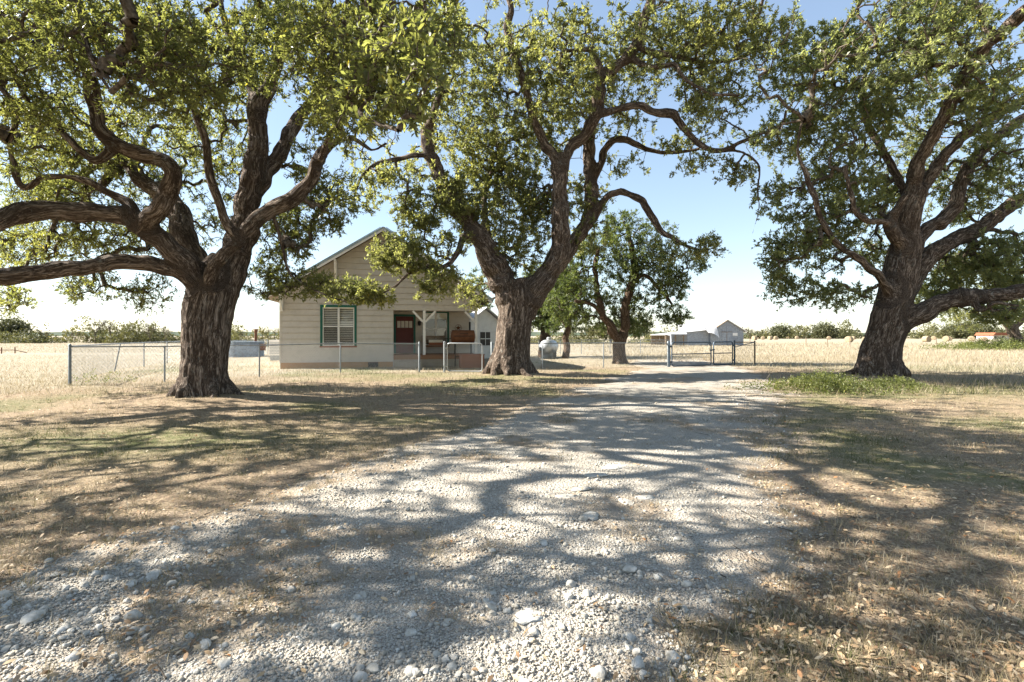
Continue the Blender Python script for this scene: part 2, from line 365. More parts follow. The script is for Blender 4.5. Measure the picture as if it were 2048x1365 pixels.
# ------------------------------------------------------------------ tree builder
def catmull(P, step):
    P = np.asarray(P, float); out = []
    Q = np.vstack([2*P[0]-P[1], P, 2*P[-1]-P[-2]])
    for i in range(1, len(Q)-2):
        n = max(2, int(np.linalg.norm(Q[i+1, :3]-Q[i, :3])/step)); t = np.linspace(0, 1, n, endpoint=False)[:, None]
        a, b, c, d = Q[i-1], Q[i], Q[i+1], Q[i+2]
        out.append(.5*((2*b)+(c-a)*t+(2*a-5*b+4*c-d)*t*t+(3*b-a-3*c+d)*t**3))
    out.append(P[-1:]); return np.vstack(out)
def frusta(P0, P1, r0, r1, n=4):
    """many tapered prisms at once"""
    d = P1-P0; L = np.linalg.norm(d, axis=1, keepdims=True)+1e-9; d = d/L
    a = np.where(np.abs(d[:, 2:3]) < .9, np.array([[0, 0, 1.]]), np.array([[1., 0, 0]])); u = np.cross(d, a); u /= np.linalg.norm(u, axis=1, keepdims=True)+1e-9; w = np.cross(d, u)
    ang = 2*np.pi*np.arange(n)/n; ring = u[:, None, :]*np.cos(ang)[None, :, None]+w[:, None, :]*np.sin(ang)[None, :, None]
    V = np.concatenate([P0[:, None]+ring*r0[:, None, None], P1[:, None]+ring*r1[:, None, None]], 1).reshape(-1, 3)
    b = (np.arange(len(P0))*2*n)[:, None]; k = np.arange(n)[None]; k2 = (k+1) % n
    return V, np.stack([b+k, b+k2, b+n+k2, b+n+k], -1).reshape(-1, 4)
def unit(v): return v/(np.linalg.norm(v, axis=-1, keepdims=True)+1e-9)
def leaf_mesh(C, A, Nn, L, W, near):
    """leaf at base point C along axis A with normal Nn; near leaves get a fuller outline"""
    s = unit(np.cross(A, Nn)); nn = unit(np.cross(s, A)); Lc, Wc = L[:, None], W[:, None]
    if near:
        V = np.stack([C, C+A*Lc*.3-s*Wc*.42+nn*Wc*.12, C+A*Lc*.68-s*Wc*.46+nn*Wc*.12, C+A*Lc-nn*Lc*.08, C+A*Lc*.68+s*Wc*.46+nn*Wc*.12, C+A*Lc*.3+s*Wc*.42+nn*Wc*.12], 1)
        b = (np.arange(len(C))*6)[:, None]; return V.reshape(-1, 3), [np.concatenate([b+np.array([[0, 5, 1]]), b+np.array([[3, 2, 4]])]), b+np.array([[1, 5, 4, 2]])], 6
    if near is None:
        V = np.stack([C-s*Wc*.5, C+A*Lc, C+s*Wc*.55+A*Lc*.3], 1); b = (np.arange(len(C))*3)[:, None]; return V.reshape(-1, 3), [b+np.array([[0, 2, 1]])], 3
    V = np.stack([C, C+A*Lc*.55-s*Wc*.5+nn*Wc*.15, C+A*Lc-nn*Lc*.06, C+A*Lc*.55+s*Wc*.5+nn*Wc*.15], 1)
    b = (np.arange(len(C))*4)[:, None]; return V.reshape(-1, 3), [np.concatenate([b+np.array([[0, 2, 1]]), b+np.array([[0, 3, 2]])])], 4
def smooth_axis(ax, n=9):
    k = np.ones(n)/n; p = np.pad(ax, ((n//2, n//2), (0, 0)), 'edge'); return unit(np.stack([np.convolve(p[:, j], k, 'valid') for j in range(3)], 1))
def bark_relief(V, Nv, cl, cell, amp, seed, nb_mean):
    """furrows that run along each limb: cl = centreline samples (pos, axis, arc length, radius)"""
    pos, ax, s, rad, K_ = cl; kd = kdtree.KDTree(len(pos))
    for i, p in enumerate(pos): kd.insert(p, i)
    kd.balance(); idx = np.fromiter((kd.find(v)[1] for v in V), int, len(V))
    rel = V-pos[idx]; axial = (rel*ax[idx]).sum(1); rel = rel-ax[idx]*axial[:, None]
    q = rel+K_[idx]*((s[idx]+axial)*.17)[:, None]
    st = np.repeat(np.linalg.norm(q-nb_mean(q), axis=1)[:, None], 3, 1)
    for _ in range(7): st = .5*st+.5*nb_mean(st)
    calm = 1-.45*sstep(.02, .06, st[:, 0])
    for _ in range(7): q = .5*q+.5*nb_mean(q)      # soften the step where one limb's grain meets another's
    wob = np.stack([vnoise(V*3.1, seed+k) for k in range(3)], 1)-.5
    q = q+wob*.05
    a = 1-np.abs(2*vnoise(q/cell, seed+5)-1); b = 1-np.abs(2*vnoise(q/(cell*.55), seed+6)-1); c = vnoise(q/(cell*3), seed+7)
    h = .5+(np.clip(a*.75+b*.35, 0, 1)-.5)*calm; deep = sstep(.72, .97, a)*calm
    k = np.clip(rad[idx]/.35, .25, 1)
    return q, V+Nv*((.5-h)*amp*k+(c-.5)*amp*1.4*k)[:, None], deep

def grow(nodes, nrad, C, jit, pen=.12):
    """join every clump centre to the nearest wood, nearest first; returns segments and the clump's twig direction"""
    N = len(C); P = [p for p in nodes]; par = [-1]*len(P); depth = [0.]*len(P)
    best = np.full(N, 1e9); bi = np.zeros(N, int)
    for s0 in range(0, len(P), 256):
        D = np.linalg.norm(C[:, None]-nodes[None, s0:s0+256], axis=2); j = D.argmin(1); d = D[np.arange(N), j]; u = d < best; best[u] = d[u]; bi[u] = j[u]+s0
    done = np.zeros(N, bool); tip = np.zeros(N, int); dirs = np.zeros((N, 3))
    for _ in range(N):
        i = int(np.where(done, 1e9, best).argmin()); done[i] = True; p0 = P[bi[i]]; p1 = C[i]; d = np.linalg.norm(p1-p0); prev = bi[i]
        k = 2 if d < .5 else 3 if d < 1.2 else 5
        off = rng.normal(0, jit*d, (k, 3)); new = []
        for t in range(1, k+1):
            f = t/k; p = p0+(p1-p0)*f+(off[t-1]*.5+np.array([0, 0, .12*d*math.sin(math.pi*f)]) if t < k else 0)
            P.append(p); par.append(prev); depth.append(depth[prev]+d/k); prev = len(P)-1; new.append(prev)
        tip[i] = prev; dirs[i] = P[prev]-P[par[prev]]
        for nn in new:
            D = np.linalg.norm(C-P[nn], axis=1)+pen*depth[nn]; u = (D < best) & ~done; best[u] = D[u]; bi[u] = nn
    P = np.array(P); par = np.array(par); cnt = np.zeros(len(P)); cnt[tip] = 1
    for i in range(len(P)-1, -1, -1):
        if par[i] >= 0: cnt[par[i]] += cnt[i]
    return P, par, cnt, tip, unit(dirs)

def sample_blobs(blobs, Y0, mult, thr=.36, seed=3):
    out = []
    for b in blobs:
        if b[0] == 'w':           # world ellipsoid
            _, x, y, z, rx, ry, rz, n = b; n = int(n*mult*1.5); q = rng.normal(size=(n, 3)); q = unit(q)*rng.random((n, 1))**(1/2.4)
            out.append(np.array([x, y, z])+q*np.array([rx, ry, rz]))
        else:
            px, py, Y, rx, ry, rY, n = b; n = int(n*mult*1.5); q = unit(rng.normal(size=(n, 3)))*rng.random((n, 1))**(1/2.4)
            YY = Y+q[:, 2]*rY; out.append(np.stack([(px+q[:, 0]*rx-CX)/F*YY, YY, CZ-(py+q[:, 1]*ry-HY)/F*YY], 1))
    C = np.vstack(out); C = C[(.5*vnoise(C*1.25, seed)+.5*vnoise(C*2.8, seed+1)) > thr]
    return C[C[:, 2] > .5]

def tree(name, label, limbs, blobs, Y0, leafmat, bark=None, mult=1., per=44, leaf=.075, voxel=.03, amp=.05, cell=.085, base=None, roots=None,
         seed=3, sig=.5, bare=.07, thr=.42, droop=.0, twiglets=True, extra_nodes=None, near_d=6.5, far_d=15.5, root_r=1.5, jit=.16, leafw=.36, minr=.055, slim=(.9, .9)):
    limbs3 = []
    for li, L in enumerate(limbs):
        P = np.array([(*at(p[0], p[1], Y0+p[3]), p[2]*(slim[0] if li == 0 else slim[1])/F*(Y0+p[3])) for p in L]); L3 = catmull(P, .09)
        if li:      # knotty, uneven limbs
            ramp_ = np.clip(np.arange(len(L3))/8, 0, 1)[:, None]
            wob = np.stack([vnoise(L3[:, :3]*2.3, seed+k)+.6*vnoise(L3[:, :3]*5.1, seed+9+k)-.8 for k in range(3)], 1); L3[:, :3] += wob*ramp_*np.clip(L3[:, 3:4]*.75, .03, .14)
            L3[:, 3] *= 1+(vnoise(L3[:, :3]*3.3, seed+31)-.5)*.34
        limbs3.append(L3)
    b0 = limbs3[0][0]; bx, by = float(limbs3[0][0][0]), float(limbs3[0][0][1]); bz = H(bx, by)
    root = empty(name, (bx, by, bz), 0, label, 'tree'); off = np.array([bx, by, bz])
    mb = MB(); posl, axl, sl, rl, kl = [], [], [], [], []
    thick = [L for L in limbs3 if L[:, 3].max() > minr]; thinl = [L for L in limbs3 if L[:, 3].max() <= minr]
    s_off = 0
    wood = list(thick)
    if roots:
        r0 = limbs3[0][:6, 3].mean()
        for k in range(roots):
            a = 2*math.pi*(k+rng.uniform(-.3, .3))/roots; d = np.array([math.cos(a), math.sin(a), 0]); ln = r0*root_r*rng.uniform(.75, 1.15)
            pts = np.array([(*(off+d*r0*.45+np.array([0, 0, r0*1.0])), r0*.36), (*(off+d*r0*.74+np.array([0, 0, r0*.40])), r0*.31), (*(off+d*r0*1.08+np.array([0, 0, r0*.06])), r0*.21),
                            (*(off+d*ln+np.array([rng.uniform(-.2, .2), rng.uniform(-.2, .2), -.12])), r0*.10)])
            wood.append(catmull(pts, .09))
    for L in wood:
        rr = L[:, 3]*(1+(n2(np.arange(len(L))*.11, np.full(len(L), s_off+seed), 1., 61)-.5)*.16)
        mb.tube(L[:, :3]-off, rr, 14)
        nw = len(posl)
        if nw >= len(thick): continue          # roots take the trunk's grain
        L0 = thick[0]; dd_ = np.array([np.min(np.linalg.norm(L0[:, :3]-p, axis=1)/L0[:, 3].mean()) for p in L[:, :3]]) if nw else np.full(len(L), 9.)
        d = np.gradient(L[:, :3], axis=0); ax_ = smooth_axis(unit(d)); s_ = np.concatenate([[0], np.cumsum(np.linalg.norm(np.diff(L[:, :3], axis=0), axis=1))])+s_off; s_off += 3.7
        ok_ = dd_ > 1.2; ok_ = ok_ if ok_.sum() > 3 else np.ones(len(L), bool); posl.append((L[:, :3]-off)[ok_]); axl.append(ax_[ok_]); sl.append(s_[ok_]); rl.append(L[ok_, 3]); kl.append(np.tile(unit(L[-1, :3]-L[0, :3]), (int(ok_.sum()), 1)))
    tr = mb.build('trunk', bark or BARK, root)
    md = tr.modifiers.new('r', 'REMESH'); md.mode = 'VOXEL'; md.voxel_size = voxel
    me = bpy.data.meshes.new_from_object(tr.evaluated_get(bpy.context.evaluated_depsgraph_get())); tr.modifiers.clear(); old = tr.data
    V = np.empty(len(me.vertices)*3); me.vertices.foreach_get('co', V); V = V.reshape(-1, 3)
    E = np.empty(len(me.edges)*2, np.int32); me.edges.foreach_get('vertices', E); E = E.reshape(-1, 2)
    deg = np.bincount(E.ravel(), minlength=len(V))[:, None].clip(1)
    def nb_mean(A): return np.stack([np.bincount(E[:, 0], A[E[:, 1], k], len(A))+np.bincount(E[:, 1], A[E[:, 0], k], len(A)) for k in range(3)], 1)/deg
    for _ in range(4): V = V*.5+.5*nb_mean(V)
    me.vertices.foreach_set('co', V.ravel()); me.update()
    Nv = np.empty(len(V)*3); me.vertices.foreach_get('normal', Nv); Nv = Nv.reshape(-1, 3)
    q, V2, deep = bark_relief(V, Nv, (np.vstack(posl), np.vstack(axl), np.concatenate(sl), np.concatenate(rl), np.vstack(kl)), cell, amp, seed, nb_mean)
    me.vertices.foreach_set('co', V2.astype(np.float32).ravel())
    a = me.attributes.new('barkco', 'FLOAT_VECTOR', 'POINT'); a.data.foreach_set('vector', q.astype(np.float32).ravel())
    a = me.attributes.new('deep', 'FLOAT', 'POINT'); a.data.foreach_set('value', deep.astype(np.float32))
    me.polygons.foreach_set('use_smooth', np.ones(len(me.polygons), bool)); me.materials.clear(); me.materials.append(bark or BARK); me.update(); me.name = 'trunk'
    tr.data = me; bpy.data.meshes.remove(old)
    # twigs that carry the clumps
    C = sample_blobs(blobs, Y0, mult, thr, seed)
    nodes = np.vstack([L[8:, :3][::2] for L in limbs3 if len(L) > 10]); nrad = np.concatenate([L[8:, 3][::2] for L in limbs3 if len(L) > 10])
    keepn = nrad < .30*max(1, 1); nodes, nrad = nodes[keepn], nrad[keepn]
    P, par, cnt, tip, dirs = grow(nodes, nrad, C, jit)
    m = par >= 0; r = .0068*np.maximum(cnt, 1)**.5; r[:len(nodes)] = np.minimum(r[:len(nodes)], nrad)
    iseg = np.where(m)[0]; p0 = par[iseg]; r0_ = np.where(p0 < len(nodes), r[iseg]*1.15, r[p0])
    thick_s = r0_ > .022
    TV, TF = [], []; cnt_v = 0
    for msk, nn in ((thick_s, 5), (~thick_s, 3)):
        if msk.any():
            v, f = frusta(P[p0[msk]]-off, P[iseg[msk]]-off, np.minimum(r0_[msk], r[iseg[msk]]*1.6), r[iseg[msk]], nn); TV.append(v); TF.append(f+cnt_v); cnt_v += len(v)
    for L in thinl:
        v, f = frusta(L[:-1, :3]-off, L[1:, :3]-off, L[:-1, 3], L[1:, 3], 6); TV.append(v); TF.append(f+cnt_v); cnt_v += len(v)
    # sprays: twiglets with leaves along them
    leafy = rng.random(len(C)) > bare; K = 5
    D = unit(dirs[:, None]*.75+rng.normal(0, .62, (len(C), K, 3))+np.array([0, 0, .18-droop])); LN = rng.uniform(.16, .36, (len(C), K, 1))*sig/.5*np.where(leafy, 1, 1.5)[:, None, None]
    B = P[tip][:, None]-D*.04; T = B+D*LN
    if twiglets:
        kk = np.repeat((np.linalg.norm(C, axis=1) < 12) & (np.abs(C[:, 0]) < C[:, 1]*1.2), K); B_, T_e = B.reshape(-1, 3)[kk], T.reshape(-1, 3)[kk]
        v, f = frusta(B_-off, T_e-off, np.full(len(B_), .0042), np.full(len(B_), .002), 3); TV.append(v); TF.append(f+cnt_v)
    tag(np_mesh('branches', np.vstack(TV), TF, TWIG, root, smooth=True), kind='stuff')
    n = per//K; lt = rng.random((len(C), K, n, 1))**.75; base_p = B[:, :, None]+(T-B)[:, :, None]*lt
    A = unit(D[:, :, None]*.55+rng.normal(0, .6, (len(C), K, n, 3))+np.array([0, 0, .05-droop])); NN = unit(rng.normal(0, .55, (len(C), K, n, 3))+np.array([0, 0, .8]))
    tint_c = (vnoise(C*.9, seed+11)*.5+rng.random(len(C))*.35)[:, None, None]*np.ones((1, K, n)); tint = np.clip(tint_c+rng.normal(0, .16, tint_c.shape)-.06, 0, .9); tint[rng.random(tint.shape) < .012] = 1.
    sel = leafy; base_p = base_p[sel].reshape(-1, 3); A = A[sel].reshape(-1, 3); NN = NN[sel].reshape(-1, 3); tint = tint[sel].reshape(-1)
    Ls = leaf*rng.uniform(.65, 1.25, len(base_p)); Ws = Ls*rng.uniform(leafw*.8, leafw*1.25, len(base_p))
    dist = np.linalg.norm(base_p-np.array([0, 0, CZ]), axis=1); nr = dist < near_d; V_, F_, T_ = [], [], []; o = 0
    far = dist > far_d; nl, fl_ = nr, far
    for msk, nf in ((nr, True), (~nr & ~far, False), (far & ~nr, None)):
        if msk.any():
            v, f, k = leaf_mesh(base_p[msk]-off, A[msk], NN[msk], Ls[msk], Ws[msk], nf); V_.append(v); F_ += [x+o for x in f]; o += len(v); T_.append(np.repeat(tint[msk], k))
    np_mesh('crown', np.vstack(V_), F_, leafmat, root, attrs={'tint': np.concatenate(T_)})
    print('TREE', name, 'trunk', len(V2), 'clumps', len(C), 'leaves', len(base_p))
    return root

# ---- oak beside the fence corner (left of the picture)
L_LIMBS = [
 [(408,818,66,0),(408,790,60,0),(408,740,56,0),(412,680,55,0),(418,620,58,0),(428,575,58,0),(440,540,46,0),(450,515,36,0)],
 [(430,610,44,.1),(462,540,40,.1),(484,460,36,.1),(505,375,32,.2),(515,300,28,.3),(520,225,24,.4),(540,175,18,.3),(558,110,15,0),(572,40,11,-.3),(578,-60,9,-.6)],
 [(520,235,18,.4),(500,165,14,.5),(478,110,12,.5),(455,60,10,.2),(438,-20,8,0)],
 [(512,385,22,.3),(545,330,21,.7),(580,268,18,1.1),(615,212,14,1.4),(660,150,9,1.6),(705,85,6,1.6)],
 [(415,600,38,.3),(388,520,34,.8),(365,450,30,1.2),(342,405,27,1.6),(300,374,22,2.1),(262,335,18,2.6),(230,300,13,3.0),(190,240,9,3.2)],
 [(412,612,40,0),(400,560,36,-.3),(360,512,30,-.6),(318,478,28,-.8),(285,455,27,-.9),(255,436,26,-1.0),(195,424,25,-1.2),(130,418,26,-1.5),(60,425,28,-1.9),(0,438,30,-2.3),(-90,455,31,-2.9),(-200,440,28,-3.4)],
 [(285,462,26,-.9),(308,432,27,-1.1),(332,392,25,-1.2),(346,350,23,-1.3),(330,324,20,-1.3),(290,311,20,-1.4),(240,292,21,-1.5),(207,268,20,-1.6),(192,220,19,-1.7),(180,165,17,-1.9),(168,120,12,-2.1),(175,60,9,-2.3),(160,0,8,-2.5)],
 [(225,300,15,-1.5),(196,322,13,-1.6),(163,303,11,-1.7),(130,270,10,-1.8),(95,240,10,-1.9),(70,225,9,-1.9),(45,185,7,-2),(20,130,6,-2.1)],
 [(275,440,18,-1.0),(256,402,14,-.9),(215,382,12,-.9),(178,364,11,-1),(130,355,9,-1.1),(85,357,9,-1.2),(45,376,9,-1.3),(28,335,9,-1.4),(18,285,9,-1.5),(32,235,9,-1.6),(15,192,9,-1.7),(-15,160,8,-1.8)],
 [(412,580,30,-.05),(385,556,27,-.35),(362,546,26,-.5),(318,530,24,-.6),(250,525,22,-.8),(180,534,24,-1.1),(100,545,25,-1.5),(0,553,27,-2),(-100,560,28,-2.6),(-220,545,27,-3.2)],
 [(412,606,24,0),(418,572,22,-.35),(428,546,19,-.55),(452,508,19,-.7),(492,466,20,-.7),(540,422,21,-.6),(588,397,22,-.6),(626,350,18,-.7),(645,305,16,-.8),(672,284,12,-1),(705,276,8,-1.2),(745,300,6,-1.3),(775,285,5,-1.5)],
 [(478,480,16,-.7),(455,452,14,-.9),(440,410,13,-1.1),(425,370,13,-1.2),(415,320,12,-1.3),(408,270,12,-1.4),(395,235,11,-1.5),(383,200,9,-1.6),(355,165,7,-1.8)],
 [(545,425,8,-.4),(552,450,7,-.2),(565,490,6,0),(578,545,6,.2),(610,570,5,.3),(650,590,4,.3),(695,606,3,.4)],
 [(640,322,10,-.8),(690,200,9,-3.2),(735,120,9,-5),(760,60,8,-6),(790,0,7,-6.6),(800,-80,6,-7)],
 [(735,120,8,-5),(700,180,7,-5.8),(730,235,7,-6.2),(800,262,6,-6.6)],
 [(160,0,9,-2.5),(140,-60,10,-3.5),(165,60,9,-4.2),(188,130,8,-4.5),(222,185,7,-4.7)],
]
L_BLOBS = [
 (100,70,9.6,190,110,2.4,130),(330,110,9.4,190,130,2.4,165),(240,250,13.3,240,80,1.8,95),(50,240,11,110,120,2,75),(560,90,11,150,110,2.2,115),
 (690,80,8.2,120,100,1.6,62),(800,130,6.0,100,120,1.4,34),(730,220,6.6,85,75,1.0,20),(850,60,6.5,80,90,1.2,20),(640,230,9,60,60,1.2,18),(610,330,13.2,50,50,1.2,18),(110,330,14.6,160,80,2,120),(50,480,15,130,60,2,110),(230,470,15.6,120,65,1.5,80),(120,400,15,120,45,1.5,70),(300,350,15.5,80,60,1.4,40),(420,440,15.6,60,60,1.2,24),
 (180,575,14,65,38,.9,22),(300,590,14.6,55,35,.9,20),(15,595,13,45,35,1,16),(570,470,13.6,65,60,1.1,55),(650,420,13,70,50,1.1,42),(535,560,13.4,50,40,.9,28),(620,570,12.9,75,32,.7,30),(680,370,12.5,40,40,.8,10),
 (430,160,14,130,120,2,95),(470,330,14.5,60,90,1.5,32),(690,210,10.5,70,90,1.5,40),(400,300,15.4,70,90,1.4,34),(330,390,15.6,50,60,1.2,20),
 (300,-170,9,480,150,3.6,140),(-220,120,10,180,300,3.5,150),(750,-170,7.5,280,140,2.4,70),
 ('w',-10,6.2,8.2,5,3.2,2.2,110),('w',-14,10,8.5,4,5,2.4,110),('w',-13,5.5,5.6,4,3,1.6,110),('w',-16.5,8.5,6.5,3.5,4.5,2.2,120),('w',-10,3.4,5.4,4.0,1.8,1.5,120),('w',-8,13,10.5,6,5,2,130),('w',-6.5,4.2,6.6,4.0,2.2,1.5,95),('w',-12,15.5,7.5,4,2.5,2,60),
]
C_LIMBS = [
 [(1020,768,60,0),(1022,740,56,0),(1025,690,51,0),(1030,640,50,0),(1034,595,50,0),(1030,560,44,0)],
 [(1022,610,42,0),(1000,555,38,-.1),(975,505,34,-.2),(945,455,31,-.3),(918,420,27,-.3),(893,390,23,-.4),(876,350,19,-.5),(858,305,18,-.6),(850,265,15,-.6),(868,225,12,-.6),(880,180,10,-.5),(870,110,9,-.5),(885,40,8,-.7)],
 [(862,312,9,-.6),(828,312,8,-.9),(798,318,8,-1.1),(765,325,7,-1.3),(745,335,7,-1.4),(722,355,6,-1.6),(710,392,5,-1.7)],
 [(1045,625,44,0),(1072,580,38,-.1),(1102,540,33,-.2),(1120,495,28,-.3),(1120,440,26,-.4),(1120,385,25,-.5),(1122,330,25,-.6),(1120,312,22,-.6)],
 [(1118,335,19,-.6),(1102,305,17,-.7),(1084,278,15,-.8),(1070,245,13,-.9),(1060,215,12,-1),(1046,160,12,-1.2),(1030,110,12,-1.3),(1015,60,11,-1.4),(1020,15,9,-1.6),(1000,-50,8,-1.8)],
 [(1124,330,21,-.6),(1142,292,19,-.6),(1168,270,18,-.7),(1190,238,19,-.8),(1196,195,18,-.9),(1205,160,17,-1),(1232,138,16,-1.1),(1262,112,15,-1.2),(1276,80,15,-1.3),(1290,40,14,-1.5),(1312,-30,12,-1.8)],
 [(1202,170,14,-1),(1195,130,12,-1.2),(1183,100,9,-1.4),(1150,100,7,-1.7),(1120,106,5,-1.9)],
 [(1195,228,12,-.8),(1230,221,11,-.9),(1272,212,11,-1),(1312,226,11,-1.1),(1352,232,12,-1.2),(1372,262,9,-1.2),(1400,288,9,-1.3),(1440,302,8,-1.4),(1500,276,6,-1.6),(1560,250,5,-1.8),(1572,220,4,-1.9)],
 [(1440,302,6,-1.4),(1485,305,5,-1.4),(1518,335,4,-1.5),(1515,375,3.5,-1.5),(1518,420,3,-1.5),(1505,470,2,-1.5)],
 [(1275,92,11,-1.3),(1302,106,9,-1.2),(1335,110,9,-1.1),(1368,116,9,-1),(1405,126,8,-.9),(1472,118,7,-.8),(1530,90,5,-.7),(1590,60,4,-.6)],
 [(1262,118,10,-1.2),(1300,134,8,-1.5),(1350,130,8,-1.8),(1372,160,7,-2),(1420,186,6,-2.2),(1480,192,5,-2.3)],
 [(1060,590,30,.5),(1105,540,26,1.1),(1150,480,22,1.5),(1182,425,20,1.7),(1181,350,19,1.8),(1178,300,18,1.8),(1186,250,14,1.8),(1200,200,11,1.9),(1190,120,9,2)],
 [(1186,365,13,1.8),(1198,335,11,1.6),(1212,300,11,1.5),(1236,279,10,1.4),(1270,286,9,1.3),(1302,300,8,1.2),(1345,305,7,1.1),(1400,298,5,1)],
 [(1186,440,14,1.7),(1205,405,12,1.5),(1228,388,11,1.4),(1255,387,11,1.3),(1284,404,11,1.2),(1302,432,11,1.1),(1325,463,9,1),(1360,486,7,.9),(1395,500,5,.8),(1430,498,3,.7)],
 [(940,470,13,-.4),(924,478,10,-.7),(916,508,9,-1),(892,533,8,-1.3),(860,536,7,-1.5),(822,546,6,-1.7),(790,572,5,-1.8),(755,592,3,-1.9)],
 [(990,540,14,.3),(975,470,11,.6),(968,400,9,.8),(985,340,7,1)],
]
C_BLOBS = [
 (1010,430,20.2,115,85,1.8,84),(1040,500,19.6,70,70,1.4,44),(1000,370,20.4,90,60,1.6,44),(1080,400,20.4,50,90,1.4,34),(905,400,19,65,60,1.4,56),(840,425,18.4,58,52,1.0,46),(800,510,17.6,65,42,.9,46),(855,555,17.6,65,42,.9,42),(880,480,18.2,60,50,1,34),(700,582,17.5,60,26,.8,24),(750,590,17.5,40,20,.6,14),(950,590,20.5,40,40,1,14),
 (1000,300,20.6,120,85,1.8,100),(900,240,20,80,90,1.8,48),(1000,150,19,130,120,2.4,120),(1130,130,18,110,120,2.4,95),(1120,230,21,90,70,1.8,54),(1240,170,20,90,110,1.8,70),(1170,430,21.2,60,90,1.4,46),
 (1330,80,19,110,90,1.9,90),(1430,150,19,100,85,1.9,75),(1480,60,18,110,70,1.9,64),(1400,240,19,60,45,1.3,28),(1360,290,20.5,50,22,.8,10),(1370,345,20.2,26,38,.7,12),(1480,350,18.4,45,30,.8,12),(1430,320,18.2,40,20,.8,10),(1410,495,20.2,40,26,.7,14),(1330,500,20.4,40,30,.8,10),(1250,330,20.6,40,30,.8,8),
 (720,395,17.8,45,30,.7,12),(760,350,18,50,25,.7,11),(1150,-150,18,350,130,3,140),(1500,-100,18,150,90,2,60),(870,80,19,70,80,2,36),
 ('w',0,17,11.5,6,4,2.2,80),('w',1,23,10,6,3.5,2.5,80),('w',-4,20,8.5,3,3,2,50),
]
R_LIMBS = [
 [(1760,772,52,0),(1757,742,47,0),(1764,692,45,0),(1780,640,43,0),(1791,590,41,0),(1801,540,38,0),(1812,495,33,0),(1816,440,29,-.1),(1832,380,25,-.2)],
 [(1830,395,18,-.2),(1831,345,18,-.4),(1846,310,17,-.6),(1870,268,17,-.9),(1891,222,16,-1.2),(1915,180,16,-1.6),(1940,132,16,-2.1),(1975,90,17,-2.6),(2022,48,18,-3.2),(2090,-10,18,-4)],
 [(1836,390,19,-.1),(1858,358,17,.1),(1878,328,16,.2),(1908,290,14,.4),(1945,258,13,.6),(1995,228,12,.8),(2060,195,10,1)],
 [(1822,505,22,.1),(1850,465,20,.4),(1885,440,18,.6),(1906,418,17,.7),(1918,378,16,.8),(1940,332,15,1),(1968,298,13,1.2),(2016,258,12,1.5),(2070,220,10,1.8)],
 [(1808,580,28,.3),(1840,535,25,.7),(1880,495,23,1),(1920,475,21,1.3),(1965,455,19,1.6),(2000,425,18,1.9),(2060,388,16,2.3),(2130,340,13,2.8)],
 [(1812,510,20,-.05),(1788,470,17,-.5),(1782,440,15,-.6),(1795,415,11,-.8),(1812,390,8,-1)],
 [(1785,452,11,-.5),(1765,445,10,-.8),(1735,442,9,-1.1),(1712,426,8,-1.3),(1700,385,7,-1.5),(1690,330,6,-1.6)],
 [(1785,600,16,-.1),(1764,558,13,-.6),(1740,537,11,-.8),(1708,512,10,-1),(1682,490,9,-1.2),(1650,455,9,-1.4),(1633,412,8,-1.6),(1620,370,8,-1.7),(1602,328,6,-1.8),(1595,290,5,-1.9),(1605,240,4,-2)],
 [(1785,655,36,-.1),(1825,638,29,-.3),(1880,610,25,-.5),(1932,592,24,-.7),(1985,590,21,-.9),(2060,582,19,-1.2),(2150,560,16,-1.6)],
 [(1825,420,13,.1),(1800,370,11,.4),(1778,320,10,.7),(1745,270,9,1),(1728,220,8,1.2),(1735,140,7,1.4),(1815,60,6,1.5)],
 [(1940,590,11,-.8),(1960,620,9,-1.1),(1990,605,7,-1.4),(2040,612,5,-1.8)],
]
R_BLOBS = [
 (1630,480,18.4,85,80,1.8,92),(1560,560,18,38,48,.9,22),(1550,500,18,40,40,1,18),(1690,595,18,55,32,1.1,30),(1610,580,18,50,30,1,18),(1560,400,18.4,55,50,1.3,30),(1690,380,18.5,100,85,1.9,100),(1600,270,18.5,85,65,1.8,52),(1700,250,18,105,90,1.9,90),
 (1620,120,18,110,90,1.9,84),(1750,120,17.5,120,110,2.3,112),(1850,180,19.8,100,120,1.8,90),(1880,50,16.5,120,90,2.3,92),(1970,180,17.2,80,110,1.9,80),(1990,340,19.6,75,80,1.8,78),(1740,490,19.8,55,55,1.4,38),
 (1900,540,20.4,90,50,1.8,90),(1995,520,19.8,75,60,1.8,95),(1880,595,20.8,70,36,1.2,48),(2020,580,20.2,60,40,1.4,40),(2000,625,17.6,65,24,1.3,30),(1850,350,20.4,80,90,1.5,50),(1780,400,19.8,50,50,1.2,26),(1930,420,20.4,50,50,1.2,26),
 (2150,300,18,140,340,3.5,150),(1800,-150,17,340,120,3.4,170),
 ('w',13,14,10.5,6,3,2.4,110),('w',15,22,10,6,3,2.4,60),('w',9,17,9.5,3,3,2,40),
]
ts = ('old live oak left of the house, thick limbs reaching over the fence corner', 'broad live oak in front of the porch, trunk splitting low into two stems', 'leaning live oak right of the drive with one low limb stretching sideways')
tree('live_oak_tree', ts[0], L_LIMBS, L_BLOBS, 12.3, LEAF_L, far_d=10.5, slim=(.79, .72), mult=2.2, per=60, leaf=.088, voxel=.038, roots=8, seed=3)
tree('live_oak_tree', ts[1], C_LIMBS, C_BLOBS, 19.4, LEAF_C, slim=(.74, .69), mult=2.8, per=56, leaf=.11, leafw=.46, twiglets=False, voxel=.045, roots=8, seed=13, cell=.1)
tree('live_oak_tree', ts[2], R_LIMBS, R_BLOBS, 18.2, LEAF_R, slim=(.80, .75), mult=2.5, per=56, leaf=.11, leafw=.46, twiglets=False, voxel=.045, roots=7, seed=23, cell=.09, root_r=1.4)
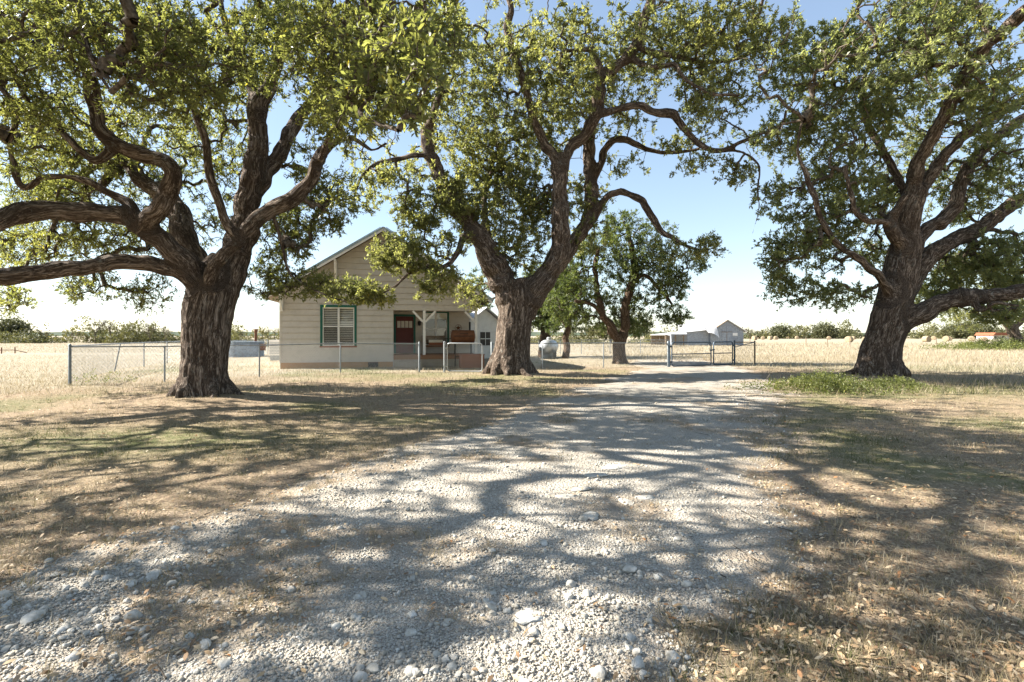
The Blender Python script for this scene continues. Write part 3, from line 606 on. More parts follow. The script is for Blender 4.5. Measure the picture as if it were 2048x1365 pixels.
# ------------------------------------------------------------------ the house (local frame: x along the front, y into the house, z up)
HX, HYY, HA = -10.9, 23.5, R(13)
house = empty('farmhouse', (HX, HYY, 0), HA, 'beige lap-sided farmhouse with metal gable roof and corner porch', 'house')
W, DEP, RX, ZR, SL = 9.38, 11.0, 4.72, 6.66, .645
PX, PD, PZ, PF = 5.18, 2.0, 2.81, .60           # porch: left edge, depth, opening height, floor height
def zroof(x): return ZR-SL*abs(x-RX)
def xl(z): return max(0., RX-(ZR-z)/SL)
def xr(z): return min(W, RX+(ZR-z)/SL)
wall = MB()
WIN = (1.89, 3.34, 1.08, 2.92); PW = (6.80, 8.02, 1.05, 2.78); DR = (5.30, 6.22, .62, 2.58)
# front wall core round the window, then sides and back, porch back wall round door and window
wall.box(0, WIN[0], 0, .12, 0, 3.4).box(WIN[1], PX, 0, .12, 0, 3.4).box(WIN[0], WIN[1], 0, .12, 0, WIN[2]).box(WIN[0], WIN[1], 0, .12, WIN[3], 3.4).box(PX, W, 0, .12, PZ+.02, 3.4)
wall.prism([(0, 3.4), (W, 3.4), (W, zroof(W)), (RX, ZR), (0, zroof(0))], .0, .12)
wall.box(0, .12, .12, DEP, 0, 3.6).box(W-.25, W-.13, PD+.12, DEP, 0, 3.6).box(.12, W-.25, DEP-.12, DEP, 0, 3.6)
wall.box(PX-.12, PX, .12, PD, 0, 3.3)
wall.box(PX, DR[0], PD, PD+.12, 0, 3.3).box(DR[1], PW[0], PD, PD+.12, 0, 3.3).box(PW[1], W-.13, PD, PD+.12, 0, 3.3).box(PW[0], PW[1], PD, PD+.12, 0, PW[2]).box(PW[0], PW[1], PD, PD+.12, PW[3], 3.3).box(DR[0], DR[1], PD, PD+.12, DR[3], 3.3)
wall_o = wall.build('wall', SIDING, house)
def board(x0a, x1a, x0b, x1b, z0, z1, y):
    """one lapped board: bottom edge proud, top tucked under the next"""
    MB().prism([(x0a, z0), (x1a, z0), (x1b, z1), (x0b, z1)], [y-.050, y-.050, y-.022, y-.022], y-.003).build('siding_board', SIDING, wall_o)
EXPO = .282
def rows(y, zs, zend, fl, fr, hole):
    z = zs
    while z < zend-.02:
        z1 = min(z+EXPO, zend); zt = z1-.02
        a0, a1, b0, b1 = fl(z), fr(z), fl(z1), fr(z1)
        if hole and z < hole[3] and z1 > hole[2]:
            board(a0, hole[0], a0, hole[0], z, zt, y); board(hole[1], a1, hole[1], a1, z, zt, y)
            if z < hole[2]-.01: board(hole[0], hole[1], hole[0], hole[1], z, hole[2], y)
            if z1 > hole[3]+.01: board(hole[0], hole[1], hole[0], hole[1], hole[3], zt, y)
        elif b1-b0 > .05: board(a0, a1, b0, b1, z, zt, y)
        z = z1
z_split = .28+EXPO*9
rows(0, .28, z_split, lambda z: 0, lambda z: PX, (WIN[0]-.01, WIN[1]+.01, WIN[2]-.01, WIN[3]+.01))
rows(0, z_split, ZR, xl, xr, (WIN[0]-.01, WIN[1]+.01, WIN[2]-.01, WIN[3]+.01))
rows(PD, PF, PF+EXPO*8, lambda z: DR[1]+.11, lambda z: W-.13, (PW[0]-.01, PW[1]+.01, PW[2]-.01, PW[3]+.01))
MB().box(-.02, .07, -.05, -.036, .28, 3.6).build('corner_board', SIDING, wall_o)
MB().box(0.03, PX-.02, .0, .1, -.1, .275).build('skirt', SKIRT, house).location.y = -.004
v = MB()
for k in range(4): v.box(4.02, 4.42, -.04, -.03, .05+k*.05, .07+k*.05)
MB().box(3.98, 4.46, -.03, -.006, .02, .26).build('foundation_vent', DARK, house); v.build('vent_bars', BLACK, house)
# roof: two metal slabs with standing ribs, soffit boards, white rake boards
OV, FO = .62, .62
for sgn in (-1, 1):
    x1 = RX+sgn*(W/2+OV); z1 = zroof(x1); n_ = Vector((sgn*SL, 0, 1)).normalized()
    def sl(x, up): return (x+n_.x*up, zroof(x)+n_.z*up)
    m_ = MB().prism([sl(RX, .10), sl(x1, .10), sl(x1, .145), (RX, sl(RX, .145)[1])], -FO, DEP+.4)
    rf = m_.build('roof', ROOF_M, house); 
    for k in range(20): MB().bar((*[sl(RX+sgn*.05, .155)[0]], -FO+.05+k*.6, sl(RX+sgn*.05, .155)[1]), (sl(x1-sgn*.02, .155)[0], -FO+.05+k*.6, sl(x1-sgn*.02, .155)[1]), .03, .03).build('roof_rib', ROOF_M, rf)
    MB().prism([sl(RX, .02), sl(x1, .02), sl(x1, .098), (RX, sl(RX, .098)[1])], -FO+.02, DEP+.35).build('soffit', WOODG, rf)
    MB().prism([sl(RX, -.06), sl(x1, -.06), sl(x1, .10), (RX, sl(RX, .10)[1]-.003)], -FO-.03, -FO+.012).build('rake_board', TRIM_W, rf)
    MB().prism([sl(RX+sgn*.02, .03), sl(x1, .03), sl(x1, .158), (RX+sgn*.02, sl(RX+sgn*.02, .158)[1])], -FO-.045, -FO-.0305).build('roof_edge_flashing', ROOF_M, rf)
for bx_ in (.09, 2.5, 6.95, W-.08):     # knee brackets under the rake
    zt = min(zroof(bx_)-.03, 10); b = MB()
    b.bar((bx_, -.08, zt-.95), (bx_, -.08, zt-.02), .10, .09).bar((bx_, -.05, zt-.09), (bx_, -FO+.03, zt-.09), .10, .09)
    for k in range(6):
        t0, t1 = k/6, (k+1)/6; f = lambda t: (bx_, -.10-.42*math.sin(t*math.pi/2)**1.3, zt-.85+.70*(1-math.cos(t*math.pi/2))**.8)
        b.bar(f(t0), f(t1), .075, .08)
    b.build('roof_bracket', TRIM_W, house)
# gable vent with louvres
gv = MB().box(4.42, 5.02, -.06, -.04, 5.42, 6.10).build('gable_vent', DARK, house)
f_ = MB(); f_.box(4.38, 4.45, -.085, -.03, 5.38, 6.14).box(4.99, 5.06, -.085, -.03, 5.38, 6.14).box(4.45, 4.99, -.085, -.03, 5.38, 5.44).box(4.45, 4.99, -.085, -.03, 6.08, 6.14); f_.build('vent_frame', SIDING, gv)
for k in range(9): MB().prism([(4.45, 5.46+k*.07), (4.99, 5.46+k*.07), (4.99, 5.50+k*.07), (4.45, 5.50+k*.07)], [-.083, -.083, -.062, -.062], -.061).build('louver_slat', SIDING, gv)
def window(name, hole, y, parent, cols=2, trim=.11, blinds=True):
    x0, x1, z0, z1 = hole
    w = MB().box(x0, x1, y+.10, y+.118, z0, z1).build(name, DARK, parent)
    w['label'] = 'double-hung window with dark green trim and half-drawn blinds' if blinds else 'porch window with dark green trim and lace curtain'
    for a in ((x0-trim, x0, z0-.02, z1+trim), (x1, x1+trim, z0-.02, z1+trim), (x0, x1, z1, z1+trim)): MB().box(a[0], a[1], y-.062, y+.02, a[2], a[3]).build('window_trim', TRIM_G, w)
    MB().box(x0-trim-.02, x1+trim+.02, y-.085, y+.02, z0-.09, z0-.021).build('window_sill', SILL, w)
    fr = MB(); cw = (x1-x0)/cols
    for c in range(cols):
        a, b = x0+c*cw, x0+(c+1)*cw; fr.box(a+.002, a+.045, y-.03, y+.03, z0, z1).box(b-.045, b-.002, y-.03, y+.03, z0, z1).box(a+.045, b-.045, y-.03, y+.03, z0, z0+.04).box(a+.045, b-.045, y-.03, y+.03, z1-.04, z1)
        fr.box(a+.045, b-.045, y-.02, y+.025, (z0+z1)/2-.025, (z0+z1)/2+.03)
    fr.build('window_frame', TRIM_W, w)
    for c in range(cols):
        a, b = x0+c*cw+.045, x0+(c+1)*cw-.045; zm = (z0+z1)/2
        for q0, q1 in ((z0+.04, zm-.025), (zm+.03, z1-.04)): MB().box(a, b, y+.004, y+.008, q0, q1).build('pane', GLASS, w)
        if blinds: MB().box(a, b, y-.012, y-.010, z0+.04, zm-.025).build('insect_screen', SCREEN, w)
    if blinds:
        s = MB(); k = 0; z = z0+.05
        while z < z1-.09:
            s.prism([(x0+.03, z), (x1-.03, z), (x1-.03, z+.05), (x0+.03, z+.05)], [y+.055, y+.055, y+.075, y+.075], y+.0765); z += .085
        s.box(x0+.03, x1-.03, y+.05, y+.085, z1-.09, z1-.04); b_ = s.build('blind', BLIND, w)
    return w
window('window', WIN, 0, house)
pw = window('window', PW, PD, house, 2, .10, False)
c_ = MB()
for k in range(14):
    xa = PW[0]+.62+k*.04; c_.box(xa, xa+.03, PD+.06+.012*(k % 2), PD+.075+.012*(k % 2), PW[2]+.05, 1.9)
c_.build('curtain', CURT, pw); MB().box(PW[0]+.03, PW[1]-.03, PD+.05, PD+.09, 2.46, PW[3]-.04).build('roller_shade', BLIND, pw)
# door
dd = MB().box(DR[0], DR[1], PD+.03, PD+.075, DR[2], DR[3]).build('door', DOOR, house); dd['label'] = 'red panelled front door with four small lights'
for k in range(2):
    a = DR[0]+.08+k*.40; MB().box(a, a+.33, PD+.015, PD+.029, .82, 1.72).build('door_panel', DOOR, dd)
for k in range(4): MB().box(DR[0]+.07+k*.205, DR[0]+.24+k*.205, PD+.018, PD+.029, 1.98, 2.34).build('door_light', GLASS if False else BLIND, dd)
MB().box(DR[0]+.03, DR[1]-.03, PD+.0, PD+.029, 1.86, 1.92).build('door_shelf', DOOR, dd)
MB().tube([(DR[1]-.08, PD+.03, 1.58), (DR[1]-.08, PD-.03, 1.58), (DR[1]-.08, PD-.04, 1.58)], [.015, .03, .02], 8).build('door_handle', BLACK, dd)
for a in ((DR[0]-.11, DR[0], .62, DR[3]+.11), (DR[1], DR[1]+.11, .62, DR[3]+.11), (DR[0], DR[1], DR[3], DR[3]+.11)): MB().box(a[0], a[1], PD-.045, PD+.02, a[2], a[3]).build('door_trim', TRIM_G, dd)
# porch
MB().box(PX, W-.05, .14, PD-.002, PZ+.03, PZ+.06).build('porch_ceiling', SIDING, house)
for k in range(15):
    a = PX+.005+k*.28; MB().box(a, min(a+.272, W+.12), -.10, PD-.04, PF-.035, PF).build('porch_floor_board', WOOD, house)
MB().box(PX+.01, W+.10, -.085, -.05, PF-.22, PF-.04).build('porch_fascia', WOOD, house)
MB().box(PX+.02, W+.02, -.04, PD-.05, -.1, PF-.045).build('porch_foundation', CONC, house)
MB().box(5.45, 6.55, -.75, -.06, -.1, .30).build('porch_step', CONC, house)
for px_, br in ((6.68, (-1, 1)), (W-.09, (-1,))):
    p_ = MB().box(px_-.065, px_+.065, -.07, .06, PF, PZ).build('porch_post', TRIM_W, house)
    for s_ in br: MB().bar((px_+s_*.06, -.005, PZ-.56), (px_+s_*.56, -.005, PZ-.03), .09, .10).build('post_brace', TRIM_W, p_)
MB().box(PX+.0, W, -.045, -.036, PZ-.0, PZ+.12).build('porch_header', SIDING, house)
# things on and by the porch: their own top-level objects at world place
HM = Matrix.Translation((HX, HYY, 0)) @ Matrix.Rotation(HA, 4, 'Z')
def hp(x, y, z): return HM @ Vector((x, y, z))
def hthing(name, loc, label, cat, rz=0): return empty(name, hp(*loc), HA+rz, label, cat)
t = hthing('wall_lantern', (6.52, PD-.035, 2.22), 'small black lantern on porch wall beside the red door', 'lantern')
MB().box(-.05, .05, -.02, 0, -.12, .12).build('back_plate', BLACK, t); MB().tube([(0, -.02, .1), (0, -.08, .13), (0, -.13, .12)], .012, 6).build('arm', BLACK, t)
MB().tube([(0, -.13, .12), (0, -.13, .06), (0, -.13, -.1), (0, -.13, -.13)], [.02, .085, .065, .03], 8).build('lamp_body', BLACK, t)
t = hthing('star_ornament', (8.62, PD-.04, 1.98), 'rusty metal star in a ring hung on porch wall', 'ornament')
sm = MB(); pts = [((.16 if k % 2 == 0 else .065)*math.sin(k*math.pi/5), (.16 if k % 2 == 0 else .065)*math.cos(k*math.pi/5)) for k in range(10)]
sm.add([(0, -.05, 0)]+[(p[0], -.01, p[1]) for p in pts], [(0, i+1, (i+1) % 10+1) for i in range(10)]+[tuple(range(10, 0, -1))]); sm.build('star', RUST, t)
MB().tube([(.18*math.cos(k*math.pi/10), -.012, .18*math.sin(k*math.pi/10)) for k in range(21)], .010, 5).build('ring', RUST, t)
t = hthing('thermometer', (8.19, PD-.07, 1.73), 'small pale thermometer on trim of porch window', 'thermometer')
MB().box(-.035, .035, -.02, 0, -.14, .14).build('plate', TRIM_W, t); MB().tube([(0, -.025, -.09), (0, -.025, .1)], .008, 6).build('glass_tube', SILL, t)
t = hthing('porch_bench', (7.25, 1.35, PF), 'weathered wooden bench under the porch window', 'bench')
for k in range(4): MB().box(-.62, .62, -.28+k*.135, -.155+k*.135, .43, .465).build('seat_slat', WOODG, t)
for k in range(3): MB().box(-.62, .62, .262, .29, .56+k*.14, .67+k*.14).build('back_slat', WOODG, t)
for sx in (-.57, .57):
    for sy in (-.24, .245): MB().box(sx-.035, sx+.035, sy-.035, sy+.035, 0, .43 if sy < 0 else .97).build('leg', WOODG, t)
    MB().box(sx-.04, sx+.04, -.28, .205, .63, .67).build('armrest', WOODG, t); MB().box(sx-.03, sx+.03, -.27, -.21, .466, .63).build('arm_post', WOODG, t)
t = hthing('bench_cushion', (7.35, 1.32, PF+.466), 'rust red cushion with cream top lying on porch bench', 'cushion')
MB().box(-.36, .36, -.2, .2, 0, .13).build('cushion_base', SILL, t); MB().box(-.37, .37, -.21, .19, .132, .27).build('cushion_top', BLIND, t)
# smoker grill on the rust-orange box by the porch
bx0 = at(943, 716, 24.2); g_ = H(bx0.x, bx0.y)
t = empty('low_box', (bx0.x, bx0.y, g_), R(13), 'low rust-orange box beside the porch under the smoker grill', 'box')
for k in range(4): MB().box(-.56, .56, -.40, -.365, .02+k*.155, .17+k*.155).build('side_board', BRICK, t)
for sx in (-1, 1): MB().box(sx*.56-.02*(sx > 0)-.0, sx*.56+.02*(sx < 0)+.0, -.362, .36, .02, .635).build('end_panel', BRICK, t)
MB().box(-.56, .56, .365, .40, .02, .635).build('back_panel', BRICK, t); MB().box(-.58, .58, -.42, .42, .64, .675).build('lid', BRICK, t)
sp_ = at(926, 690, 25.6)
t = empty('smoker_grill', (sp_.x, sp_.y, H(sp_.x, sp_.y)), R(13), 'rusty brown barrel smoker grill on thin black legs', 'grill')
bz_ = 1.52
MB().tube([(-.62, 0, bz_), (-.60, 0, bz_), (-.55, 0, bz_), (.55, 0, bz_), (.60, 0, bz_), (.62, 0, bz_)], [.10, .24, .33, .33, .24, .10], 20).build('barrel', RUST, t, True)
MB().bar((-.5, -.345, bz_+.02), (.5, -.345, bz_+.02), .02, .03).build('lid_seam', BLACK, t); MB().tube([(-.2, -.33, bz_+.12), (-.2, -.40, bz_+.14), (.2, -.40, bz_+.14), (.2, -.33, bz_+.12)], .014, 6).build('lid_handle', BLACK, t)
MB().tube([(.35, 0, bz_+.30), (.35, 0, bz_+.75)], .05, 10).build('chimney', BLACK, t); MB().box(-.95, -.63, -.2, .2, bz_-.13, bz_-.10).build('side_shelf', BLACK, t)
for sx in (-.4, .4):
    for sy in (-.2, .2): MB().tube([(sx, sy, bz_-.27), (sx*1.1, sy*1.3, 0)], .022, 6).build('leg', BLACK, t)
MB().bar((-.43, -.24, .5), (.43, -.24, .5), .03, .03).build('stretcher', BLACK, t)
# antenna on the roof, air conditioner, power line
t = hthing('roof_antenna', (2.3, 4.0, zroof(2.3)+.16), 'thin grey antenna mast above the left roof slope', 'antenna')
MB().tube([(0, 0, 0), (0, 0, .95)], .018, 6).build('mast', GALV, t)
for k in range(5): MB().bar((-.22, 0, .5+k*.1), (.22, 0, .5+k*.1), .02, .03).build('element', GALV, t)
ac = at(553, 697, 31); t = empty('air_conditioner', (ac.x, ac.y, .04), R(13), 'white box unit standing behind the left house corner', 'air conditioner')
MB().box(-.35, .35, -.35, .35, .3, 1.25).build('case', TRIM_W, t); MB().box(-.3, .3, -.30, .30, .0, .298).build('stand', GALV, t)
for k in range(8): MB().box(-.3, .3, -.365, -.352, .42+k*.09, .46+k*.09).build('grille_slat', GALV, t)
c0, c1 = at(-500, 520, 30), hp(.1, 1.5, 3.55)
pts = [c0.lerp(c1, k/24)+Vector((0, 0, -1.1*math.sin(math.pi*k/24)*.9)) for k in range(25)]
tag(MB().tube(pts, .014, 5).build('power_line', BLACK), 'thin black power line sagging across the sky to the house', 'cable')

# ------------------------------------------------------------------ chain-link fences and gates
FH = 1.2
GALV_M = m_metal('galvanised_wire', (.30, .32, .33), .5, .6)
def chain_panel(p, q, h, parent, mat=GALV, z0=.05, spikes=True, r=.0021, pitch=.10, base=None):
    """two families of slanting wires between the posts"""
    p, q = Vector(p), Vector(q); L = (q-p).length; d = (q-p)/L; n_ = Vector((-d.y, d.x, 0)).normalized(); P0, P1 = [], []; hh = h-z0+(.05 if spikes else 0)
    for s_ in (1, -1):
        k = -int(hh*.8/pitch)-1
        while k*pitch < L+hh*.8:
            a0 = k*pitch; a1 = a0+s_*hh*.8; t0, t1 = 0., 1.
            for lo, hi in ((0, L),):
                if a1 != a0:
                    ta, tb = (lo-a0)/(a1-a0), (hi-a0)/(a1-a0); t0, t1 = max(t0, min(ta, tb)), min(t1, max(ta, tb))
            if t1-t0 > .03:
                for T, PP in ((t0, P0), (t1, P1)):
                    s0 = a0+(a1-a0)*T; pt = p+d*s0+n_*(.004*s_); zz = z0+hh*T; PP.append((pt.x, pt.y, pt.z+zz))
            k += 1
    P0, P1 = np.array(P0), np.array(P1); v, f = frusta(P0, P1, np.full(len(P0), r), np.full(len(P0), r), 3)
    o = np_mesh('chain_mesh', v, [f], mat, parent); return o
def fence(name, label, pts, lean=None, railmat=GALV_D, meshmat=GALV_M, rail=True, thick_ends=True, pr=.026):
    x0, y0 = pts[0]; root = empty(name, (x0, y0, H(x0, y0)), 0, label, 'fence'); o0 = Vector((x0, y0, H(x0, y0)))
    G = [Vector((x, y, H(x, y)))-o0 for x, y in pts]
    for i, g in enumerate(G):
        ends = thick_ends and i in (0, len(G)-1); r_ = pr*1.6 if ends else pr; hh = FH+(.06 if ends else -.01); ln = (lean or {}).get(i, (0, 0))
        MB().tube([g+Vector((0, 0, -.15)), g+Vector((ln[0], ln[1], hh)), g+Vector((ln[0], ln[1], hh+.03))], [r_, r_, r_*.45], 10).build('post', railmat, root, True)
    for i, (a, b) in enumerate(zip(G[:-1], G[1:])):
        la, lb = Vector((*(lean or {}).get(i, (0, 0)), FH)), Vector((*(lean or {}).get(i+1, (0, 0)), FH))
        if rail: MB().tube([a+la, b+lb], .021, 8).build('top_rail', railmat, root, True)
        chain_panel(a, b, FH, root, meshmat)
    return root
fence('chain_link_fence', 'chain-link fence run from the tall corner post to the porch gate opening', [(-13.75, 15.55), (-11.6, 16.7), (-10.6, 17.75), (-9.55, 18.9), (-7.0, 20.4), (-3.93, 21.2)])
fence('chain_link_fence', 'chain-link fence side run going back from the corner, one post leaning', [(-13.95, 15.75), (-17.2, 21.6), (-18.4, 25.0), (-18.9, 27.4), (-19.4, 31.), (-20, 36.), (-20.5, 42)], lean={1: (.28, 0)}, thick_ends=False)
fence('chain_link_fence', 'chain-link fence run between the broad oak and the blue drive gates', [(-.9, 22.1), (1.4, 22.9), (4.45, 24.3), (7.72, 24.75)])
fence('chain_link_fence', 'short chain-link end panel right of the blue drive gates', [(11.75, 26.4), (13.4, 27.6)], railmat=POSTW)
fence('chain_link_fence', 'back yard chain-link fence far behind the cedar trees', [(-1, 40.5), (2.2, 41), (4.0, 41.4), (5.8, 41.8), (8.3, 42.3), (11, 42.8), (13.5, 43.2)], thick_ends=False)
def gate(name, label, p, q, h, mat, brace=False, rr=.022, mid=True, meshm=GALV_M):
    p, q = Vector((*p, H(*p)+.06)), Vector((*q, H(*q)+.06)); root = empty(name, p, 0, label, 'gate'); d = q-p; u = d.normalized()
    c = .1; P_ = [Vector((0, 0, c)), Vector((0, 0, h-c)), u*c*.3+Vector((0, 0, h-c*.3)), u*c+Vector((0, 0, h)), d-u*c+Vector((0, 0, h)), d-u*c*.3+Vector((0, 0, h-c*.3)), d+Vector((0, 0, h-c)), d+Vector((0, 0, c)), d-u*c*.3+Vector((0, 0, c*.3)), d-u*c, u*c, u*c*.3+Vector((0, 0, c*.3)), Vector((0, 0, c))]
    MB().tube(P_, rr, 8, False).build('gate_frame', mat, root, True)
    if mid: MB().tube([Vector((0, 0, h*.5)), d+Vector((0, 0, h*.5))], rr*.8, 8).build('mid_rail', mat, root, True)
    chain_panel((0, 0, 0), d, h-.03, root, meshm, .03, False)
    for z in (.2, h-.2): MB().tube([(0, 0, z), (-u.x*.1, -u.y*.1, z)], rr*1.4, 8).build('hinge', mat, root)
    MB().box(d.x-.06, d.x+.06, d.y-.03, d.y+.03, h*.62, h*.68).build('latch', mat, root)
    return root
gate('walk_gate', 'rounded galvanised walk gate standing open before the porch', (-2.72, 21.0), (-1.23, 20.7), 1.16, GALV, rr=.026, mid=False)
gate('drive_gate', 'wider blue-grey drive gate leaf on the left beside the cedar', (7.93, 24.8), (10.25, 25.75), 1.17, GATE_B, rr=.032)
gate('drive_gate', 'narrower blue-grey drive gate leaf on the right of the pair', (11.6, 26.3), (10.42, 25.85), 1.17, GATE_B, rr=.032)
for x, y, lb in ((7.78, 24.72, 'blue-grey gate post beside the left drive gate leaf'), (11.72, 26.33, 'blue-grey gate post beside the right drive gate leaf'), (-2.84, 21.02, 'galvanised hinge post of the open walk gate')):
    t = empty('gate_post', (x, y, H(x, y)), 0, lb, 'post'); mm = GATE_B if x > 0 else GALV
    MB().tube([(0, 0, -.15), (0, 0, 1.26)], .045, 10).build('pipe', mm, t, True); MB().tube([(0, 0, 1.26), (0, 0, 1.28), (0, 0, 1.31)], [.052, .05, .015], 10).build('cap', mm, t, True)
tag(MB().tube([(11.75, 26.36, .95), (13.38, 27.56, 1.2)], .022, 8).build('brace_rail', GATE_B), 'slanting blue-grey brace pipe right of the drive gates', 'pipe')

# ------------------------------------------------------------------ outbuildings and yard things
# galvanised stock tank with rusty pipe
a, b = at(440, 714, 36), at(526, 714, 38.5)
t = empty('stock_tank', ((a.x+b.x)/2, (a.y+b.y)/2, 0), math.atan2(b.y-a.y, b.x-a.x), 'long blue-grey metal stock tank left of the house', 'tank')
Lh = (b-a).length/2; h_ = 1.12; tk = MB(); n = 16
prof = [(-Lh+.3, 0), (Lh-.3, 0)]
ring = [(Lh-.9+.9*math.cos(k*math.pi/10-math.pi/2), .9*math.sin(k*math.pi/10-math.pi/2)) for k in range(11)]+[(-Lh+.9+.9*math.cos(k*math.pi/10+math.pi/2), .9*math.sin(k*math.pi/10+math.pi/2)) for k in range(11)]
m = len(ring); zs = [0, .18, .2, .22, .55, .57, .59, .9, .92, .94, h_]; off_ = [0, 0, .03, 0, 0, .03, 0, 0, .03, 0, .04]
vv = [(x*(1+o/3), y*(1+o), z) for z, o in zip(zs, off_) for x, y in ring]; ff = [(i*m+k, i*m+(k+1) % m, (i+1)*m+(k+1) % m, (i+1)*m+k) for i in range(len(zs)-1) for k in range(m)]+[tuple((len(zs)-1)*m+k for k in range(m))]
MB().add(vv, ff).build('tank_shell', TANK_M, t, True); MB().box(Lh-.75, Lh-.3, -1.0, -.93, .45, .95).build('rust_patch_plate', RUST, t)
pp = at(511, 690, 39.5); t = empty('vent_pipe', (pp.x, pp.y, 0), 0, 'rusty upright pipe rising behind the blue-grey stock tank', 'pipe')
MB().tube([(0, 0, 0), (.03, 0, 1.9)], .10, 10).build('pipe', RUST, t, True); MB().tube([(.03, 0, 1.85), (.03, 0, 2.08)], .135, 10).build('cap', RUST, t, True)
# propane tank
pp = at(1098, 698, 35); t = empty('propane_tank', (pp.x, pp.y, 0), R(74), 'silver propane tank lying on legs behind the cedar trunks', 'tank')
xsn = [-1.35, -1.33, -1.25, -1.1, -.9, .9, 1.1, 1.25, 1.33, 1.35]; rs = [.02, .16, .34, .46, .5, .5, .46, .34, .16, .02]
MB().tube([(x, 0, .78) for x in xsn], rs, 22).build('tank_shell', PROP, t, True)
for x in (-.75, .75): MB().box(x-.06, x+.06, -.38, .38, 0, .42).build('foot', PROP, t)
MB().tube([(0, 0, 1.24), (0, 0, 1.40), (0, 0, 1.46)], [.17, .17, .10], 12).build('valve_dome', PROP, t, True)
# white outbuilding right of the porch
pa = at(933, 722, 33); t = empty('white_shed', (pa.x, pa.y, 0), R(38), 'small white shed with pale blue-grey side behind the porch', 'shed')
MB().box(0, 3.0, 0, 5, 0, 2.35).prism([(0, 2.35), (3.0, 2.35), (1.5, 3.35)], 0, 5).build('wall', TRIM_W, t)
for s_ in (0, 1):
    x1 = -.3 if s_ == 0 else 3.3; MB().prism([(1.5, 3.42), (x1, 2.22), (x1, 2.28), (1.5, 3.50)], -.25, 5.25).build('roof', BARN_R, t)
w_ = MB().box(1.1, 1.9, -.03, -.004, .9, 1.8).build('window', DARK, t); MB().box(1.06, 1.94, -.05, -.031, 1.32, 1.37).box(1.48, 1.52, -.05, -.031, .9, 1.8).build('window_frame', TRIM_W, w_)
for k in range(8): MB().box(-.024, -.004, .05, 4.95, .12+k*.28, .385+k*.28).build('siding_board', TRIM_W, t)
# barn
pb = at(1487, 691, 79); barn = empty('barn', (pb.x, pb.y, 0), R(180), 'old grey sheet-metal barn with open lean-to in the far field', 'barn')
barn.rotation_euler.z = R(4)
# gable front, low wing to its left; local x runs left (negative)
MB().prism([(0, 0), (-5.4, 0), (-5.4, 2.2), (-2.7, 3.95), (0, 2.35)], 0, 9).build('wall', BARN_M, barn)
MB().prism([(-9.0, 0), (-5.404, 0), (-5.404, 2.45), (-9.0, 2.05)], .4, 9).build('wing_wall', BARN_M, barn)
for x in np.arange(-5.3, -.05, .36):
    zt = min(2.2+(x+5.4)*.648, 2.35-(x)*.593) if True else 2; MB().box(x, x+.05, -.03, -.004, 0, zt-.1).build('sheet_rib', BARN_M, barn)
for x in np.arange(-8.9, -5.5, .5): MB().box(x, x+.05, .37, .396, 0, 2.0).build('sheet_rib', BARN_M, barn)
MB().prism([(-2.7, 4.0), (.35, 2.18), (.35, 2.26), (-2.7, 4.09)], -.35, 9.3).build('roof', BARN_R, barn)
MB().prism([(-2.7, 4.0), (-2.7, 4.09), (-5.8, 2.16), (-5.8, 2.08)], .095, 9.3).build('roof', BARN_R, barn)
MB().add([(-9.3, .1, 2.06), (-5.1, .1, 2.5), (-3.0, 5.5, 3.9), (-8.6, 5.5, 3.25), (-9.3, .1, 2.13), (-5.1, .1, 2.57), (-3.0, 5.5, 3.97), (-8.6, 5.5, 3.32)], [(0, 3, 2, 1), (4, 5, 6, 7), (0, 1, 5, 4), (1, 2, 6, 5), (2, 3, 7, 6), (3, 0, 4, 7)]).build('wing_roof', BARN_R, barn)
MB().prism([(-2.7, 3.97), (-2.7, 4.08), (-5.75, 2.1), (-5.75, 2.0)], -.37, .09).build('roof_rake', WOODG, barn)
dr = MB().box(-3.5, -2.0, -.06, -.032, .0, 2.15).build('door', BARN_M, barn); MB().box(-3.6, -1.9, -.09, -.061, 2.1, 2.2).build('door_track', WOODG, dr); MB().box(-2.78, -2.72, -.09, -.061, 0, 2.1).build('door_seam', WOODG, dr)
MB().box(-1.8, -1.0, -.06, -.031, 1.55, 2.0).build('hatch', TRIM_W, barn)
lt = MB(); lt.prism([(-9.41, 2.1), (-12.6, 1.72), (-12.6, 1.66), (-9.41, 2.02)], .2, 7); lt.build('lean_to_roof', BARN_R, barn)
for x in (-9.6, -10.9, -12.4): MB().bar((x, .3, 0), (x, .3, 1.7), .16, .16).build('lean_to_post', POSTW, barn)
for x in np.arange(-12.5, -9.5, .5): MB().box(x, x+.46, 6.8, 6.85, 0, 1.66).build('back_plank', WOODG, barn)
MB().box(-12.6, -11.7, .5, .55, .1, 1.6).build('side_plank', WOODG, barn)
# loose roof sheet bent over the eave
sh = []; sf = []
for i in range(7):
    for j in range(5):
        u, v2 = i/6, j/4; x = -6.5+1.7*v2+.5*u; z = 2.75-1.15*u+.45*math.sin(2.3*v2+1.2*u)+.25*math.sin(5*u)*v2; sh.append((x, -.25-.5*u+.18*math.sin(4*v2+2*u), z))
for i in range(6):
    for j in range(4): sf.append((i*5+j, i*5+j+1, i*5+j+6, i*5+j+5))
t = empty('loose_roof_sheet', hp(0,0,0), 0, 'torn pale roof sheet hanging off the barn eave', 'metal sheet'); t.location = barn.location; t.rotation_euler = barn.rotation_euler
MB().add(sh, sf).build('sheet', BARN_R, t, True)
